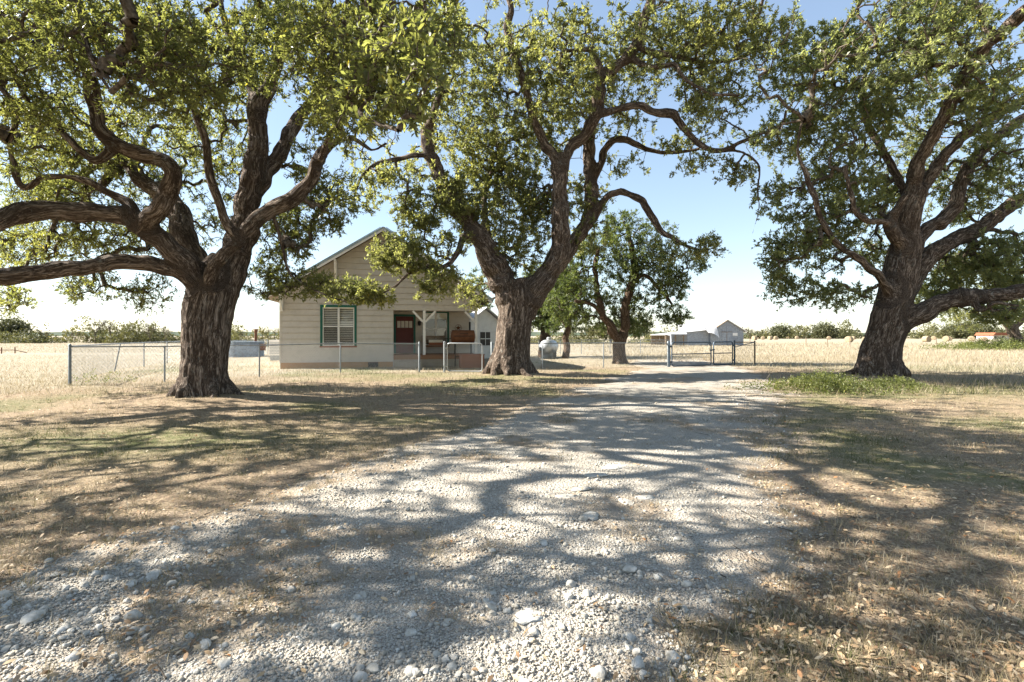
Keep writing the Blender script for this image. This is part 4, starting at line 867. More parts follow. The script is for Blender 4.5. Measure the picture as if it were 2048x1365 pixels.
# pipe rail at the far left, wire fence posts in the right field
a, b, c = at(3, 708, 43), at(30, 707, 44), at(54, 708, 44.5)
t = empty('pipe_rail', (a.x, a.y, 0), 0, 'low brown pipe rail standing alone in the left field', 'rail')
o_ = Vector((a.x, a.y, 0))
for p in (a, b): MB().tube([(p.x-o_.x, p.y-o_.y, 0), (p.x-o_.x, p.y-o_.y, .55)], .04, 8).build('post', RUST, t)
MB().tube([(-3, 0, .30), (b.x-o_.x, b.y-o_.y, .30)], .03, 8).build('rail', RUST, t); MB().tube([(b.x-o_.x, b.y-o_.y, .30), (c.x-o_.x, c.y-o_.y, .03)], .03, 8).build('slanting_rail', RUST, t)
wp = [(1612, 70), (1655, 70), (1700, 70), (1873, 66), (1943, 68), (2022, 68)]
wnames = ['leftmost thin wire fence post in the hay field', 'second thin wire fence post from the left in the hay field', 'wire fence post just left of the leaning oak trunk', 'dark wire fence post right of the leaning oak trunk', 'thin wire fence post midway between leaning oak and far tree', 'thin wire fence post beside the far tree trunk']
for (px, Y), lb in zip(wp, wnames):
    p = at(px, HY, Y); t = tag(MB().tube([(0, 0, -.2), (0, 0, 1.25), (.0, 0, 1.28)], [.05, .05, .03], 7).build('fence_post', POSTW), lb, 'post', 'wire fence posts in the hay field'); t.location = (p.x, p.y, 0); t.rotation_euler = (rng.normal(0, .04), rng.normal(0, .04), 0)
wire = MB()
for z in (.4, .75, 1.1): wire.tube([(at(1500, HY, 72).x, 72, z), (at(1873, HY, 66).x, 66, z), (at(2300, HY, 68).x, 68, z)], .006, 4)
tag(wire.build('fence_wire', GALV_D), 'thin strands of wire between posts in the hay field', 'wire')
# hay bales
def bale():
    n = 22; xs_ = [-.62, -.60, -.55, -.3, 0, .3, .55, .60, .62]; rs_ = [.40, .66, .73, .75, .755, .75, .73, .66, .40]; V, Fc = [], []
    for i, (x, r_) in enumerate(zip(xs_, rs_)):
        for k in range(n):
            a = 2*math.pi*k/n; rr = r_*(1+random.uniform(-.025, .025)); z = rr*math.sin(a); V.append((x+random.uniform(-.012, .012), rr*math.cos(a)*1.03, max(z, -.66)+.66))
    for i in range(len(xs_)-1):
        for k in range(n): Fc.append((i*n+k, i*n+(k+1) % n, (i+1)*n+(k+1) % n, (i+1)*n+k))
    Fc += [tuple(range(n-1, -1, -1)), tuple((len(xs_)-1)*n+k for k in range(n))]
    return MB().add(V, Fc)
far_l = {p: s+' hay bale in the row right of the barn, counted from the barn' for p, s in zip((1509,1518,1526,1540,1552,1576,1594,1604), ('first','second','third','fourth','fifth','sixth','seventh','eighth'))}
far_l.update({1658: 'tiny far hay bale below the dark rounded tree crown', 1707: 'tiny far hay bale just beyond the big one left of the oak trunk', 1898: 'hay bale almost hidden behind another right of the leaning oak'})
b0 = bale().build('hay_bale', HAYM, None, True); first = True
near_l = {1698: 'big round hay bale just left of the leaning oak trunk', 1730: 'round hay bale partly hidden by the leaning oak trunk', 1853: 'low round hay bale right of the leaning oak trunk', 1893: 'round hay bale second right of the leaning oak trunk',
          1943: 'round hay bale left of the two by the red-roofed house', 1968: 'shaded round hay bale nearest the red-roofed house', 1867: 'small round hay bale just beyond the first one right of the leaning oak'}
for px, yb, Y, rz in ((1509,684,118,20),(1526,682,130,70),(1540,683,125,15),(1552,682,130,80),(1576,678,165,40),(1698,684,108,30),(1658,677,180,70),(1707,676,190,20),(1730,684,112,60),(1853,683,112,100),(1867,677,170,50),(1893,678,135,35),(1898,678,140,60),(1943,679,128,50),(1968,679,125,65),(1604,677,185,30),(1594,679,150,75),(1518,678,160,40)):
    o = b0 if first else b0.copy()
    if not first: COL.objects.link(o)
    first = False; Y = Y*1.55 if px < 1610 else Y*1.12; p = at(px, HY, Y); o.location = (p.x, p.y, -.02); o.rotation_euler = (0, 0, R(rz)); k = rng.uniform(.92, 1.1); o.scale = (k, k, k)
    tag(o, near_l.get(px) or far_l[px], 'hay bale', 'round hay bales scattered over the field')
# far house with red roof
p = at(2006, HY, 210); t = empty('far_house', (p.x, p.y, 0), R(5), 'distant low house with red roof beyond the hay field', 'house')
MB().box(-4.5, 4.5, 0, 7, 0, 1.8).build('wall', SIDING, t); MB().prism([(-5, 1.7), (5, 1.7), (3.9, 2.9), (-3.9, 2.9)], -.5, 7.5).build('roof', SILL, t)
for x in (-3.5, 0, 3.2): MB().box(x-.5, x+.5, -.05, -.004, .6, 1.4).build('window', DARK, t)

# ------------------------------------------------------------------ smaller trees
J1_L = [[(1240,732,17,0),(1239,715,15,0),(1238,690,13,0),(1240,676,13,0)],
 [(1240,685,12,0),(1222,655,10,-.2),(1205,625,8,-.4),(1195,590,7,-.5),(1190,540,6,-.5),(1195,500,5,-.4)],
 [(1242,685,12,0),(1250,650,10,.2),(1253,610,10,.3),(1262,570,9,.3),(1268,530,8,.3),(1262,490,6,.3),(1255,450,4,.3)],
 [(1205,628,6,-.4),(1180,608,5,-.8),(1150,602,4,-1.1)],[(1266,562,6,.3),(1290,550,5,.1),(1320,580,4,-.2),(1345,610,3,-.4)]]
J1_B = [(1230,500,27.7,80,60,2,56),(1180,560,27.4,80,55,1.8,52),(1290,530,27.8,75,45,1.8,56),(1250,460,27.8,55,38,1.6,36),(1340,570,27.5,42,50,1.4,36),(1350,630,27.3,32,24,1,16),(1150,620,27.6,50,30,1.4,26),(1240,600,28.4,55,40,1.2,32),(1300,490,28,70,50,1.6,34),(1210,640,28.6,40,24,1,14),(1270,650,28.8,36,26,1,16),(1390,520,27.6,36,26,1,14),(1130,540,27.6,50,45,1.6,36),(1190,500,27.8,50,50,1.6,36),(1120,600,28,50,35,1.6,30),(1310,600,28.2,36,40,1.2,18)]
tree('cedar_tree', 'dark green cedar behind the fence, trunk forking low into two stems', J1_L, J1_B, 27.7, LEAF_J, BARK_J, mult=2.5, per=64, leaf=.15, voxel=.04, amp=.03, cell=.06, roots=6, seed=33, thr=.46, twiglets=False, leafw=.34, sig=.62, root_r=1.5, minr=.08)
J2_L = [[(1130,718,8,0),(1134,695,8,0),(1131,675,7,.1),(1139,650,6,.1),(1136,620,5,0),(1128,580,4,0)],[(1136,660,4,0),(1120,635,3,0),(1105,620,2.5,0)]]
J2_B = [(1125,600,34,45,35,1.8,40),(1150,640,34.4,30,22,1,16),(1100,560,34,50,40,1.8,36),(1110,650,34.4,20,16,.8,8)]
tree('cedar_tree', 'small cedar with pale twisted trunk beside the propane tank', J2_L, J2_B, 34, LEAF_J, BARK_J, mult=2.8, per=60, leaf=.18, voxel=.04, amp=.03, cell=.06, seed=43, thr=.38, twiglets=False, leafw=.3, sig=.62, minr=.08)
J3_L = [[(1084,716,11,0),(1086,690,9,0),(1088,660,8,0),(1084,620,6,0),(1090,570,4,0)],[(1094,712,5,0),(1098,685,4,-.1),(1096,650,3,-.1)]]
J3_B = [(1085,620,37,45,40,1.8,70),(1130,560,37,50,45,2,60),(1070,580,37,40,40,1.8,30),(1100,640,37,30,26,1.2,18),(960,590,37,25,60,1.8,26),(945,640,38,20,40,1.4,14)]
tree('cedar_tree', 'cedar with reddish upright trunk standing before the propane tank', J3_L, J3_B, 36.6, LEAF_J, BARK_J, mult=2.8, per=60, leaf=.18, voxel=.05, amp=.03, cell=.06, seed=53, thr=.38, twiglets=False, leafw=.3, sig=.62, minr=.08)
F_L = [[(2042,700,14,0),(2032,678,12,0),(2022,655,10,0),(2005,640,8,0),(1985,628,6,0),(1960,615,4,0)],[(2024,658,8,0),(2045,640,7,0),(2065,625,6,0),(2090,600,4,0)]]
F_B = [(1985,628,58,50,16,3,30),(1920,630,58,50,18,3,30),(2040,610,58,60,26,3,46),(1950,590,60,60,26,3,36),(2090,590,58,60,50,3,46),(1935,655,56,26,10,2,8)]
tree('oak_tree', 'farther oak at the right edge leaning over a weedy mound', F_L, F_B, 58, LEAF_C, BARK, mult=1.8, per=55, leaf=.2, voxel=.08, amp=.05, cell=.12, seed=63, thr=.36, twiglets=False, sig=.9, leafw=.4, minr=.15)
E_L = [[(1222,686,3,0),(1222,670,3,0),(1225,655,2,0)]]
E_B = [(1270,650,70,34,26,3,60),(1220,660,70,40,18,3,40),(1180,665,72,40,14,3,30)]
tree('scrub_oak', 'rounded grey-green tree far behind the forked cedar', E_L, E_B, 70, LEAF_FAR, BARK, mult=1.4, per=50, leaf=.28, voxel=.12, amp=.03, cell=.1, seed=73, thr=.34, twiglets=False, sig=1.1, leafw=.5, minr=.1)

# ------------------------------------------------------------------ far scrub, hedgerow, hills
def cards(C, size, tintbase, name, mat, parent=None, off=(0, 0, 0), per=40, spread_=.5):
    n = len(C); B = (C[:, None]+rng.normal(0, 1, (n, per, 3))*np.asarray(spread_)[..., None, None] if np.ndim(spread_) else C[:, None]+rng.normal(0, spread_, (n, per, 3))).reshape(-1, 3)
    A = unit(rng.normal(size=B.shape)+np.array([0, 0, .3])); NN = unit(rng.normal(size=B.shape)+np.array([0, -.2, .5])); L = size*rng.uniform(.6, 1.3, len(B)); t = np.clip(np.repeat(tintbase, per)+rng.normal(0, .13, len(B)), 0, .97)
    v, f, k = leaf_mesh(B-np.asarray(off), A, NN, L, L*.6, None if size > .3 else False); return np_mesh(name, v, f, mat, parent, attrs={'tint': np.repeat(t, k)})
def far_mass(name, label, px0, px1, Y, hfun, n, size, per, spread_, tf, zmul=.9):
    px = rng.uniform(px0, px1, n); YY = Y+rng.uniform(-6, 14, n); h = hfun(px)/F*YY; z = rng.random(n)**.8*h*zmul
    C = np.stack([(px-CX)/F*YY, YY, z+.2], 1); o = cards(C, size, tf(px, z/h), name, LEAF_FAR, per=per, spread_=spread_); return tag(o, label, 'treeline', kind='stuff')
nz = lambda px, s, sd: n2(px, px*0, s, sd)
def far_bushes(name, label, px0, px1, Y, dY, nb, wr, hr, size, dens, tints):
    """a run of separate bushes of uneven width and height, read as one mass"""
    CC, TT = [], []
    for _ in range(nb):
        px = rng.uniform(px0, px1); YY = Y+rng.uniform(0, dY); w = rng.uniform(*wr)*(.5+rng.random()); h = hr[0]+(hr[1]-hr[0])*rng.random()**2.6*(.35+nz(np.array([px]), .015, 97)[0]*1.3); n = max(4, int(dens*w*h))
        q = unit(rng.normal(size=(n, 3)))*rng.random((n, 1))**.45; q[:, 2] = np.abs(q[:, 2])
        CC.append(np.array([(px-CX)/F*YY, YY, .1])+q*np.array([w*.5, w*.5, h])); TT.append(np.full(n, rng.uniform(*tints))+.15*q[:, 2])
    return tag(cards(np.vstack(CC), size, np.concatenate(TT), name, LEAF_FAR, per=14, spread_=size*.55), label, 'treeline', kind='stuff')
far_bushes('hedgerow', 'scrubby green hedgerow along the far edge of the left field', -700, 470, 100, 18, 190, (2, 6.5), (.9, 5.2), .42, 2.6, (.02, .75))
far_bushes('thicket', 'grey-yellow bare thicket behind the stock tank and house', 380, 700, 68, 10, 46, (2, 5), (1.8, 4.4), .2, 3.6, (.5, .85))
far_bushes('thicket', 'pale scrub thicket beyond the back yard fence', 1000, 1340, 92, 14, 56, (2, 6), (.8, 3.0), .32, 3.2, (.4, .8))
far_bushes('treeline', 'low olive tree line closing the far side of the hay field', 1280, 2700, 250, 40, 230, (6, 16), (2.2, 8.5), 1.1, .28, (.05, .75))
# a wooded ridge on the skyline
rx = np.linspace(-2600, 2600, 260); ry = np.full_like(rx, 2100.); rz_ = 4+20*fbm2(rx, ry, .0016, 91)+4*n2(rx, ry, .02, 92)
V = np.concatenate([np.stack([rx, ry, rx*0-3], 1), np.stack([rx, ry+60, rz_], 1), np.stack([rx, ry+500, rz_*.4], 1)]); i = np.arange(259)[:, None]
hn = NT('wooded_hill_hazed'); hillm = hn.fin(hn.ramp(hn.noise(hn.co('World'), .03, 4), [(.35, (.05, .065, .05)), (.65, (.10, .12, .08))]), .95, None, .05)  # greens greyed towards blue, distance haze put into the colour
tag(np_mesh('hills', V, [np.concatenate([np.hstack([i, i+1, i+261, i+260]), np.hstack([i+260, i+261, i+521, i+520])])], hillm, smooth=True), kind='structure')
# bare trees in the hedgerow
def bare_tree(h, seed_, levels=5):
    rs_ = np.random.default_rng(seed_); P0, P1, r0, r1 = [], [], [], []
    def go(p, d, l, r, lv):
        q = p+d*l; P0.append(p); P1.append(q); r0.append(r); r1.append(r*.72)
        if lv == 0: return
        for _ in range(3 if lv > 1 else 2): go(q, unit(d+rs_.normal(0, .42, 3)+np.array([0, 0, .12])), l*rs_.uniform(.6, .86), r*.62, lv-1)
    go(np.zeros(3), np.array([0, 0, 1.]), h*.28, h*.022, levels); return frusta(np.array(P0), np.array(P1), np.array(r0), np.array(r1), 4)
for px, Y, hp_, sd, lb in ((190,102,52,1,'tallest bare grey tree in the left hedgerow'),(222,101,46,2,'thin bare tree just right of the tallest one in the left hedgerow'),(255,103,42,3,'bare tree in the left hedgerow nearest the leaning fence post'),(97,104,30,4,'short bare tree alone toward the left end of the hedgerow'),
    (300,98,40,5,'bare yellowish tree in the hedgerow left of the oak trunk'),(492,70,42,6,'bare branching tree between the oak trunk and the rusty pipe'),(525,72,46,7,'bare tree rising behind the rusty pipe'),(330,100,36,14,'bare tree just left of the oak trunk in the hedgerow'),(150,104,26,15,'low bare tree in the hedgerow between two taller ones'),(548,69,44,8,'bare tree hard against the left house corner'),(1500,150,30,9,'small bare tree right of the barn')):
    p = at(px, HY, Y); v, f = bare_tree(hp_/F*Y*1.05, sd); t = empty('bare_tree', (p.x, p.y, 0), 0, lb, 'tree', 'bare winter trees'); np_mesh('trunk', v, [f], TWIG, t)
# dark round tree and bushes that stand out
for px, Y, w, h, lb, tb in ((22,150,30,42,'dark rounded tree at the far left end of the hedgerow',.05),(1650,258,16,22,'dark rounded tree above the line left of the leaning oak',.05),(1560,262,14,17,'dark tree crown standing above the line right of the barn',.05),(1935,255,40,30,'broad dark tree behind the red-roofed house',.1)):
    p = at(px, HY, Y); n = 150; q = unit(rng.normal(size=(n, 3)))*rng.random((n, 1))**.4; C = np.array([p.x, p.y, h/F*Y*.58])+q*np.array([w/F*Y, w/F*Y, h/F*Y*.42])
    t = empty('round_tree', (p.x, p.y, 0), 0, lb, 'tree'); cards(C, .011*Y**.8, tb+.2*rng.random(n), 'crown', LEAF_FAR, t, (p.x, p.y, 0), 40, .006*Y); MB().tube([(0, 0, -.2), (.1, 0, h/F*Y*.5)], [.35, .2], 8).build('trunk', TWIG, t)
# ------------------------------------------------------------------ ground cover: stones, gravel, grass, leaves
def stone_protos(n, lvl):
    out = []
    for k in range(n):
        bm = bmesh.new(); bmesh.ops.create_icosphere(bm, subdivisions=lvl, radius=1)
        V = np.array([v.co[:] for v in bm.verts]); Fc = np.array([[v.index for v in f.verts] for f in bm.faces]); bm.free()
        sc_ = rng.uniform(.7, 1.15, 3); sc_[2] *= .68; d = 1+(vnoise(V*1.4+k*7.3, k)-.5)*.75+(vnoise(V*3.1+k*3.3, k+50)-.5)*.25
        V = V*d[:, None]*sc_
        for _ in range(4):          # knock flat facets off
            nrm = unit(rng.normal(size=3)); lim = rng.uniform(.5, .8); e = V@nrm-lim; V = V-np.where(e > 0, e, 0)[:, None]*nrm*.85
        out.append((V, Fc))
    return out
def pebble_protos(n):
    out = []
    for k in range(n):      # squashed, skewed octahedra: eight facets each
        V = np.array([[1, 0, 0], [0, 1, 0], [-1, 0, 0], [0, -1, 0], [0, 0, 1], [0, 0, -1.]])*rng.uniform(.75, 1.25, (6, 1))+rng.normal(0, .18, (6, 3)); V[:, 2] *= .7
        out.append((V, np.array([[0, 1, 4], [1, 2, 4], [2, 3, 4], [3, 0, 4], [1, 0, 5], [2, 1, 5], [3, 2, 5], [0, 3, 5]])))
    return out
def ground_pts(n, y0, y1, pw=1.6, xw=1.35):
    """points on the ground, denser near the camera"""
    u = rng.random(n); a = 1-pw; Y = (y0**a+(y1**a-y0**a)*u)**(1/a); X = rng.uniform(-1.06*xw, 1.06*xw, n)*Y+rng.normal(0, .3, n); return X, Y
def rot_mats(n, tilt=.35):
    a = rng.uniform(0, 2*np.pi, n); c, s = np.cos(a), np.sin(a); Z = np.zeros(n); O = np.ones(n)
    A = np.stack([np.stack([c, -s, Z], 1), np.stack([s, c, Z], 1), np.stack([Z, Z, O], 1)], 1); b = rng.normal(0, tilt, n); c, s = np.cos(b), np.sin(b)
    B = np.stack([np.stack([O, Z, Z], 1), np.stack([Z, c, -s], 1), np.stack([Z, s, c], 1)], 1); return A@B
def scatter_stones(X, Y, r, protos, name, sink=.25):
    Vs, Fs, Ts, o = [], [], [], 0; Z = top(X, Y); Rm = rot_mats(len(X)); pk = rng.integers(0, len(protos), len(X)); tint = rng.random(len(X))
    for k, (V, Fc) in enumerate(protos):
        i = np.where(pk == k)[0]
        if not len(i): continue
        W_ = np.einsum('nij,vj->nvi', Rm[i], V)*r[i][:, None, None]; W_ += np.stack([X[i], Y[i], Z[i]+r[i]*(.45-sink)], 1)[:, None]
        Vs.append(W_.reshape(-1, 3)); Fs.append((Fc[None]+(np.arange(len(i))*len(V))[:, None, None]+o).reshape(-1, 3)); o += len(i)*len(V); Ts.append(np.repeat(tint[i], len(V)))
    return np_mesh(name, np.vstack(Vs), [np.vstack(Fs)], STONE, drive, True, {'tint': np.concatenate(Ts)})
X, Y = ground_pts(150000, 1.7, 20, 1.7); g = gravel(X, Y)
k = (g > -.12) & (rng.random(len(X)) < np.clip(.4+g*.5, .25, .85)*(.5+.7*sstep(.32, .6, fbm2(X, Y, 1.9, 71)))*(1-.8*sstep(.5, .66, fbm2(X, Y, 1.1, 55)))); X, Y, g = X[k], Y[k], g[k]
r = np.exp(rng.normal(math.log(.0065), .4, len(X)))*(1+.05*np.clip(Y-3, 0, 15)); r = np.clip(r, .004, .022)
tag(scatter_stones(X, Y, r, pebble_protos(10), 'gravel'), kind='stuff'); NG = len(X)
# the loose stones one can pick out, thick along the left edge of the drive
X, Y = ground_pts(26000, 1.9, 15, 1.6); g = gravel(X, Y); sd = poly_sd(X, Y)
ledge = np.exp(-((sd-.55)/.55)**2)*((X < -.2) | (Y > 8))
rub = np.exp(-(((X-.35)/.9)**2+((Y-4.6)/1.6)**2))*.8+np.exp(-(((X+.3)/1.6)**2+((Y-2.7)/.6)**2))*.5+np.exp(-(((X-.9)/.5)**2+((Y-3.1)/.7)**2))
k = (g > -.05) & (rng.random(len(X)) < (.035+.62*ledge+.35*rub)*.8); X, Y = X[k], Y[k]
r = np.clip(np.exp(rng.normal(math.log(.0135), .42, len(X))), .009, .05)*(1+.03*np.clip(Y-3, 0, 12)); big = np.argsort(-r/Y)
pr2 = stone_protos(9, 2); pm = []
for V, Fc in pr2:
    me = bpy.data.meshes.new('stone'); me.from_pydata(V.tolist(), [], Fc.tolist()); me.polygons.foreach_set('use_smooth', np.ones(len(me.polygons), bool)); me.materials.append(STONE); me.set_sharp_from_angle(angle=R(38)); pm.append(me)
Z = top(X, Y)
for i in big[:300]:
    o = link('stone', pm[rng.integers(0, len(pm))], None, drive); o.location = (X[i], Y[i], Z[i]+r[i]*.16); o.rotation_euler = (rng.normal(0, .3), rng.normal(0, .3), rng.uniform(0, 6.28)); o.scale = (r[i],)*3
i = big[300:]; tag(scatter_stones(X[i], Y[i], r[i], stone_protos(8, 1), 'loose_stones'), kind='stuff')
# bedrock slabs breaking through the drive
for px, py, s_ in ((1190,960,.15),(1160,985,.12),(1230,940,.14),(1255,1010,.12),(1130,1000,.10),(1290,1000,.11),(1180,1035,.13),(1060,1240,.08),(985,1220,.06)):
    x, y = gp(px, py); V, Fc = pr2[rng.integers(0, len(pr2))]; me = bpy.data.meshes.new('rock_slab'); me.from_pydata((V*np.array([1.25, .9, .15])*(1+.5*(vnoise(V*2.3+px, 5)-.5))[:, None]).tolist(), [], Fc.tolist()); me.polygons.foreach_set('use_smooth', np.ones(len(me.polygons), bool)); me.materials.append(STONE)
    o = link('rock_slab', me, None, drive); o.location = (x, y, float(top([x], [y])[0])-.035*s_); o.scale = (s_,)*3; o.rotation_euler = (rng.normal(0, .06), rng.normal(0, .06), rng.uniform(0, 6.28))

def blades(name, X, Y, h, w, lean, tint, z=None, segs=2, sink=.01):
    n = len(X); Z = (height(X, Y) if z is None else z)-sink; a = rng.uniform(0, 2*np.pi, n); b = rng.uniform(0, 2*np.pi, n)
    s = np.stack([np.cos(a), np.sin(a), np.zeros(n)], 1)*(w/2)[:, None]; d = np.stack([np.cos(b), np.sin(b), np.zeros(n)], 1)*(lean*h)[:, None]; B = np.stack([X, Y, Z], 1); up = np.zeros((n, 3)); up[:, 2] = h*np.sqrt(np.clip(1-np.minimum(lean, .97)**2, .03, 1))
    if segs == 2:
        M = B+up*.58+d*.35; T = B+up+d; V = np.stack([B-s, B+s, M+s*.8, M-s*.8, T], 1).reshape(-1, 3); i = (np.arange(n)*5)[:, None]
        return tag(np_mesh(name, V, [i+np.array([[0, 1, 2, 3]]), i+np.array([[3, 2, 4]])], BLADE, attrs={'tint': np.repeat(tint, 5)}), kind='stuff')
    V = np.stack([B-s, B+s, B+up+d], 1).reshape(-1, 3); i = (np.arange(n)*3)[:, None]
    return tag(np_mesh(name, V, [i+np.array([[0, 1, 2]])], BLADE, attrs={'tint': np.repeat(tint, 3)}), kind='stuff')
def near_trunk(X, Y, m=1.0): return np.min([np.hypot(X-x, Y-y) for x, y in OAKS.values()], 0) < m
# tufts in the yard
def tufts(name, nt, y0, y1, nb, hmin, hmax, wd, pw, spread_, label, dens_seed, allow_gravel=.015):
    X, Y = ground_pts(nt, y0, y1, pw); g = gravel(X, Y); lw = lawn_mask(X, Y); d = fbm2(X, Y, .8, dens_seed)
    pr = np.where(g > .05, allow_gravel+.45*sstep(.53, .68, fbm2(X, Y, 1.1, 55))+.5*sstep(.45, .1, g)*sstep(.42, .6, n2(X, Y, 2.6, 58)), .25+.75*sstep(.38, .62, d)); k = (rng.random(len(X)) < pr) & ~near_trunk(X, Y, .62); X, Y = X[k], Y[k]
    gr = green_mask(X, Y); gn = np.clip(gr*1.1+(fbm2(X, Y, 1.3, 77)-.5)*.7, 0, 1); tb = np.where(rng.random(len(X)) < gn*.85, rng.uniform(.02, .3, len(X)), rng.uniform(.38, .95, len(X)))
    n = len(X); XX = np.repeat(X, nb)+rng.normal(0, 1, n*nb)*np.repeat(spread_*rng.uniform(.5, 1.4, n), nb); YY = np.repeat(Y, nb)+rng.normal(0, 1, n*nb)*np.repeat(spread_*rng.uniform(.5, 1.4, n), nb)
    sc_ = np.repeat(rng.uniform(.55, 1.25, n), nb); h = rng.uniform(hmin, hmax, n*nb)*sc_; w = wd*rng.uniform(.6, 1.3, n*nb)*(1+.05*np.clip(YY-5, 0, 30))
    t = np.clip(np.repeat(tb, nb)+rng.normal(0, .1, n*nb), 0, 1); o = blades(name, XX, YY, h, w, np.clip(rng.gamma(4, .2, n*nb), .1, .97), t, top(XX, YY) if y0 < 8 else None, 2 if y0 < 4 else 1); tag(o, label, 'grass'); return n*nb
n1 = tufts('grass', 15500, 1.8, 7, 12, .03, .10, .0035, 1.35, .03, 'short dry and green grass tufts in the yard near the drive', 61)
n2_ = tufts('grass', 20000, 6, 17, 9, .04, .11, .007, 1.2, .06, 'patchy dry grass of the shaded yard', 62)
# dry sward farther out and the tall straw of the fields
X, Y = ground_pts(90000, 13, 40, 1.25, 1.15); lw = lawn_mask(X, Y); k = (gravel(X, Y) < -.05) & (rng.random(len(X)) > lw*.6) & ~near_trunk(X, Y, 1.2); X, Y = X[k], Y[k]
L_ = np.array([math.cos(HA), math.sin(HA)]); rel = np.stack([X-HX, Y-HYY], 1); u_ = rel@L_; v_ = rel@np.array([-L_[1], L_[0]]); k = ~((u_ > -.05) & (u_ < W+.1) & (v_ > -.15) & (v_ < DEP)); X, Y = X[k], Y[k]
gr = green_mask(X, Y); t_ = np.where(rng.random(len(X)) < gr*.8, rng.uniform(.05, .35, len(X)), rng.uniform(.5, 1, len(X)))
tag(blades('dry_grass', X, Y, rng.uniform(.06, .2, len(X))*(1+.6*(X > 9)), .014*rng.uniform(.6, 1.4, len(X)), rng.uniform(.2, .8, len(X)), t_, None, 1), 'short straw-coloured grass around the fence and house', 'grass')
X, Y = ground_pts(95000, 29, 110, 1.15, 1.1); k = (X > 6+.06*(Y-30)*0) | (Y > 45) | (fbm2(X, Y, .1, 63) > .55); k &= ~((X < -2) & (Y < 38)); X, Y = X[k], Y[k]
tag(blades('tall_grass', X, Y, rng.uniform(.12, .32, len(X))*np.where(X > 8, 1.1, .6)*(.6+.8*fbm2(X, Y, .15, 64)), .03*rng.uniform(.6, 1.4, len(X))*(Y/45), rng.uniform(.15, .6, len(X)), rng.uniform(.6, 1, len(X)), None, 1), 'tall bleached grass of the open fields', 'grass')
# weeds and creeper at the leaning oak, and the weedy mound of the far oak
def weeds(name, label, cx, cy, rx, ry, n, hgt, size, per=12):
    q = rng.normal(0, .5, (n, 2)); X = cx+q[:, 0]*rx; Y = cy+q[:, 1]*ry; k = n2(X, Y, 1.3, 66) > .34; X, Y = X[k], Y[k]; hh = hgt*np.exp(-(((X-cx)/rx)**2+((Y-cy)/ry)**2))*(.4+n2(X, Y, 1.6, 67))
    C = np.stack([X, Y, height(X, Y)+rng.random(len(X))*hh+.03], 1); tag(cards(C, size, .2+.6*rng.random(len(X)), name, LEAF_W, per=per, spread_=size*1.1), label, 'ground cover', kind='stuff')
a = gp(1650, 782); weeds('ground_cover', 'green creeper mound at the foot of the leaning oak', a[0], a[1], 1.9, 1.0, 900, .5, .05)
a = gp(1760, 776); weeds('ground_cover', 'thin green weeds in front of the leaning oak trunk', a[0], a[1]-.2, 1.3, .7, 320, .3, .045)
a = gp(1900, 800); 0 and weeds('ground_cover', 'sparse green weeds right of the leaning oak', a[0], a[1], 2.5, 1.2, 350, .15, .05)
weeds('ground_cover', 'weedy mound below the farther oak at the right edge', at(2010, HY, 56).x, 56, 7, 4, 1300, 1.1, .16)
weeds('ground_cover', 'reddish dry weeds at the foot of the fence corner', -13.0, 15.9, 1.2, .4, 45, .5, .04)
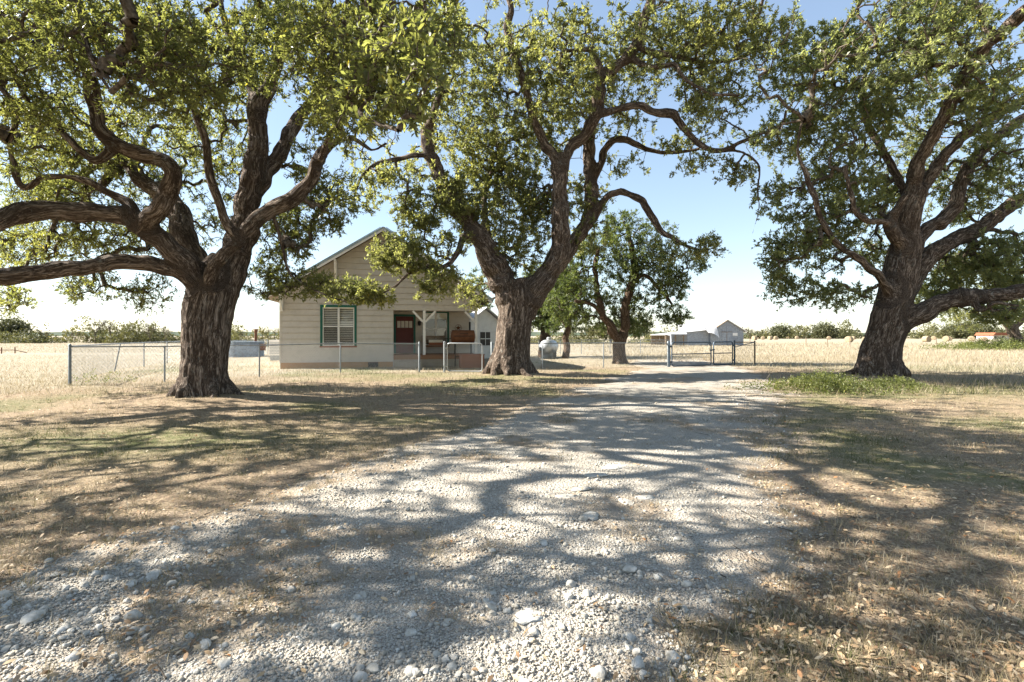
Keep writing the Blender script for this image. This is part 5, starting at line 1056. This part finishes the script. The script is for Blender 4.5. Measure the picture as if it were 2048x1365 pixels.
# fallen oak leaves
def litter_pts(n, y0, y1, pw):
    X, Y = ground_pts(n, y0, y1, pw); g = gravel(X, Y); lw = lawn_mask(X, Y); d = fbm2(X, Y, .9, 68)
    pr = np.where(g > .1, .05+.4*sstep(.53, .68, fbm2(X, Y, 1.1, 55)), (.25+.75*sstep(.35, .6, d))*(.25+.75*lw))*np.where((X > .3) & (Y < 5.5), .46, .4); k = (rng.random(n) < pr); return X[k], Y[k]
def litter_axes(n):
    a = rng.uniform(0, 2*np.pi, n); A = unit(np.stack([np.cos(a), np.sin(a), rng.normal(.12, .25, n)], 1)); N_ = unit(np.stack([rng.normal(0, .35, n), rng.normal(0, .35, n), np.ones(n)], 1)); return A, N_
def oak_leaf():
    n = 7; V, Fc = [], []
    for i in range(n):
        t = i/(n-1); w_ = .21*math.sin(math.pi*min(.98, t*.93+.04))**.8*(1+.12*math.sin(9*t)); z = .16*math.sin(2.6*t)-.05
        V += [(t, -w_, z+.07), (t, 0, z), (t, w_, z+.07)]
    for i in range(n-1):
        for j in range(2): Fc.append((i*3+j, i*3+j+1, i*3+j+4, i*3+j+3))
    return V, Fc
lm = []
for k in range(6):
    V, Fc = oak_leaf(); V = np.array(V); V[:, 2] += (rng.normal(0, .05)+.10*np.sin(V[:, 0]*3+k))*1; me = bpy.data.meshes.new('fallen_leaf'); me.from_pydata(V.tolist(), [], Fc); me.polygons.foreach_set('use_smooth', np.ones(len(me.polygons), bool)); a_ = me.attributes.new('tint', 'FLOAT', 'POINT'); a_.data.foreach_set('value', np.full(len(V), [.25, .55, .7, .8, .92, .45][k], np.float32)); me.materials.append(LITTER); lm.append(me)
X, Y = litter_pts(3600, 1.9, 3.6, 1.2); Z = top(X, Y)
for i in range(min(300, len(X))):
    o = link('fallen_leaf', lm[rng.integers(0, 6)], None, ground); o.location = (X[i], Y[i], Z[i]+.012); o.rotation_euler = (rng.normal(0, .3), rng.normal(0, .3), rng.uniform(0, 6.28)); o.scale = (rng.uniform(.034, .056),)*3
X, Y = litter_pts(60000, 1.9, 17, 1.45); A, N_ = litter_axes(len(X)); Ls = rng.uniform(.022, .052, len(X))*(1+.05*np.clip(Y-5, 0, 10)); v, f, k = leaf_mesh(np.stack([X, Y, top(X, Y)+.010+rng.random(len(X))*.014], 1), A, N_, Ls, Ls*.42, True)
tag(np_mesh('fallen_leaves', v, f, LITTER, attrs={'tint': np.repeat(np.clip(rng.beta(2.2, 1.6, len(X)), 0, 1), k)}), 'tan and brown fallen oak leaves strewn over the yard', 'leaf litter', kind='stuff')
# fallen twigs
X, Y = litter_pts(900, 2, 12, 1.4); a = rng.uniform(0, np.pi, len(X)); l = rng.uniform(.06, .3, len(X)); d = np.stack([np.cos(a)*l, np.sin(a)*l, rng.normal(0, .01, len(X))], 1); P = np.stack([X, Y, top(X, Y)+.012], 1)
v, f = frusta(P, P+d, np.full(len(X), .004), np.full(len(X), .002), 4); tag(np_mesh('fallen_twigs', v, [f], TWIG), 'thin dry twigs dropped over the yard', 'twigs', kind='stuff')
print('COUNTS', NG, n1, n2_)
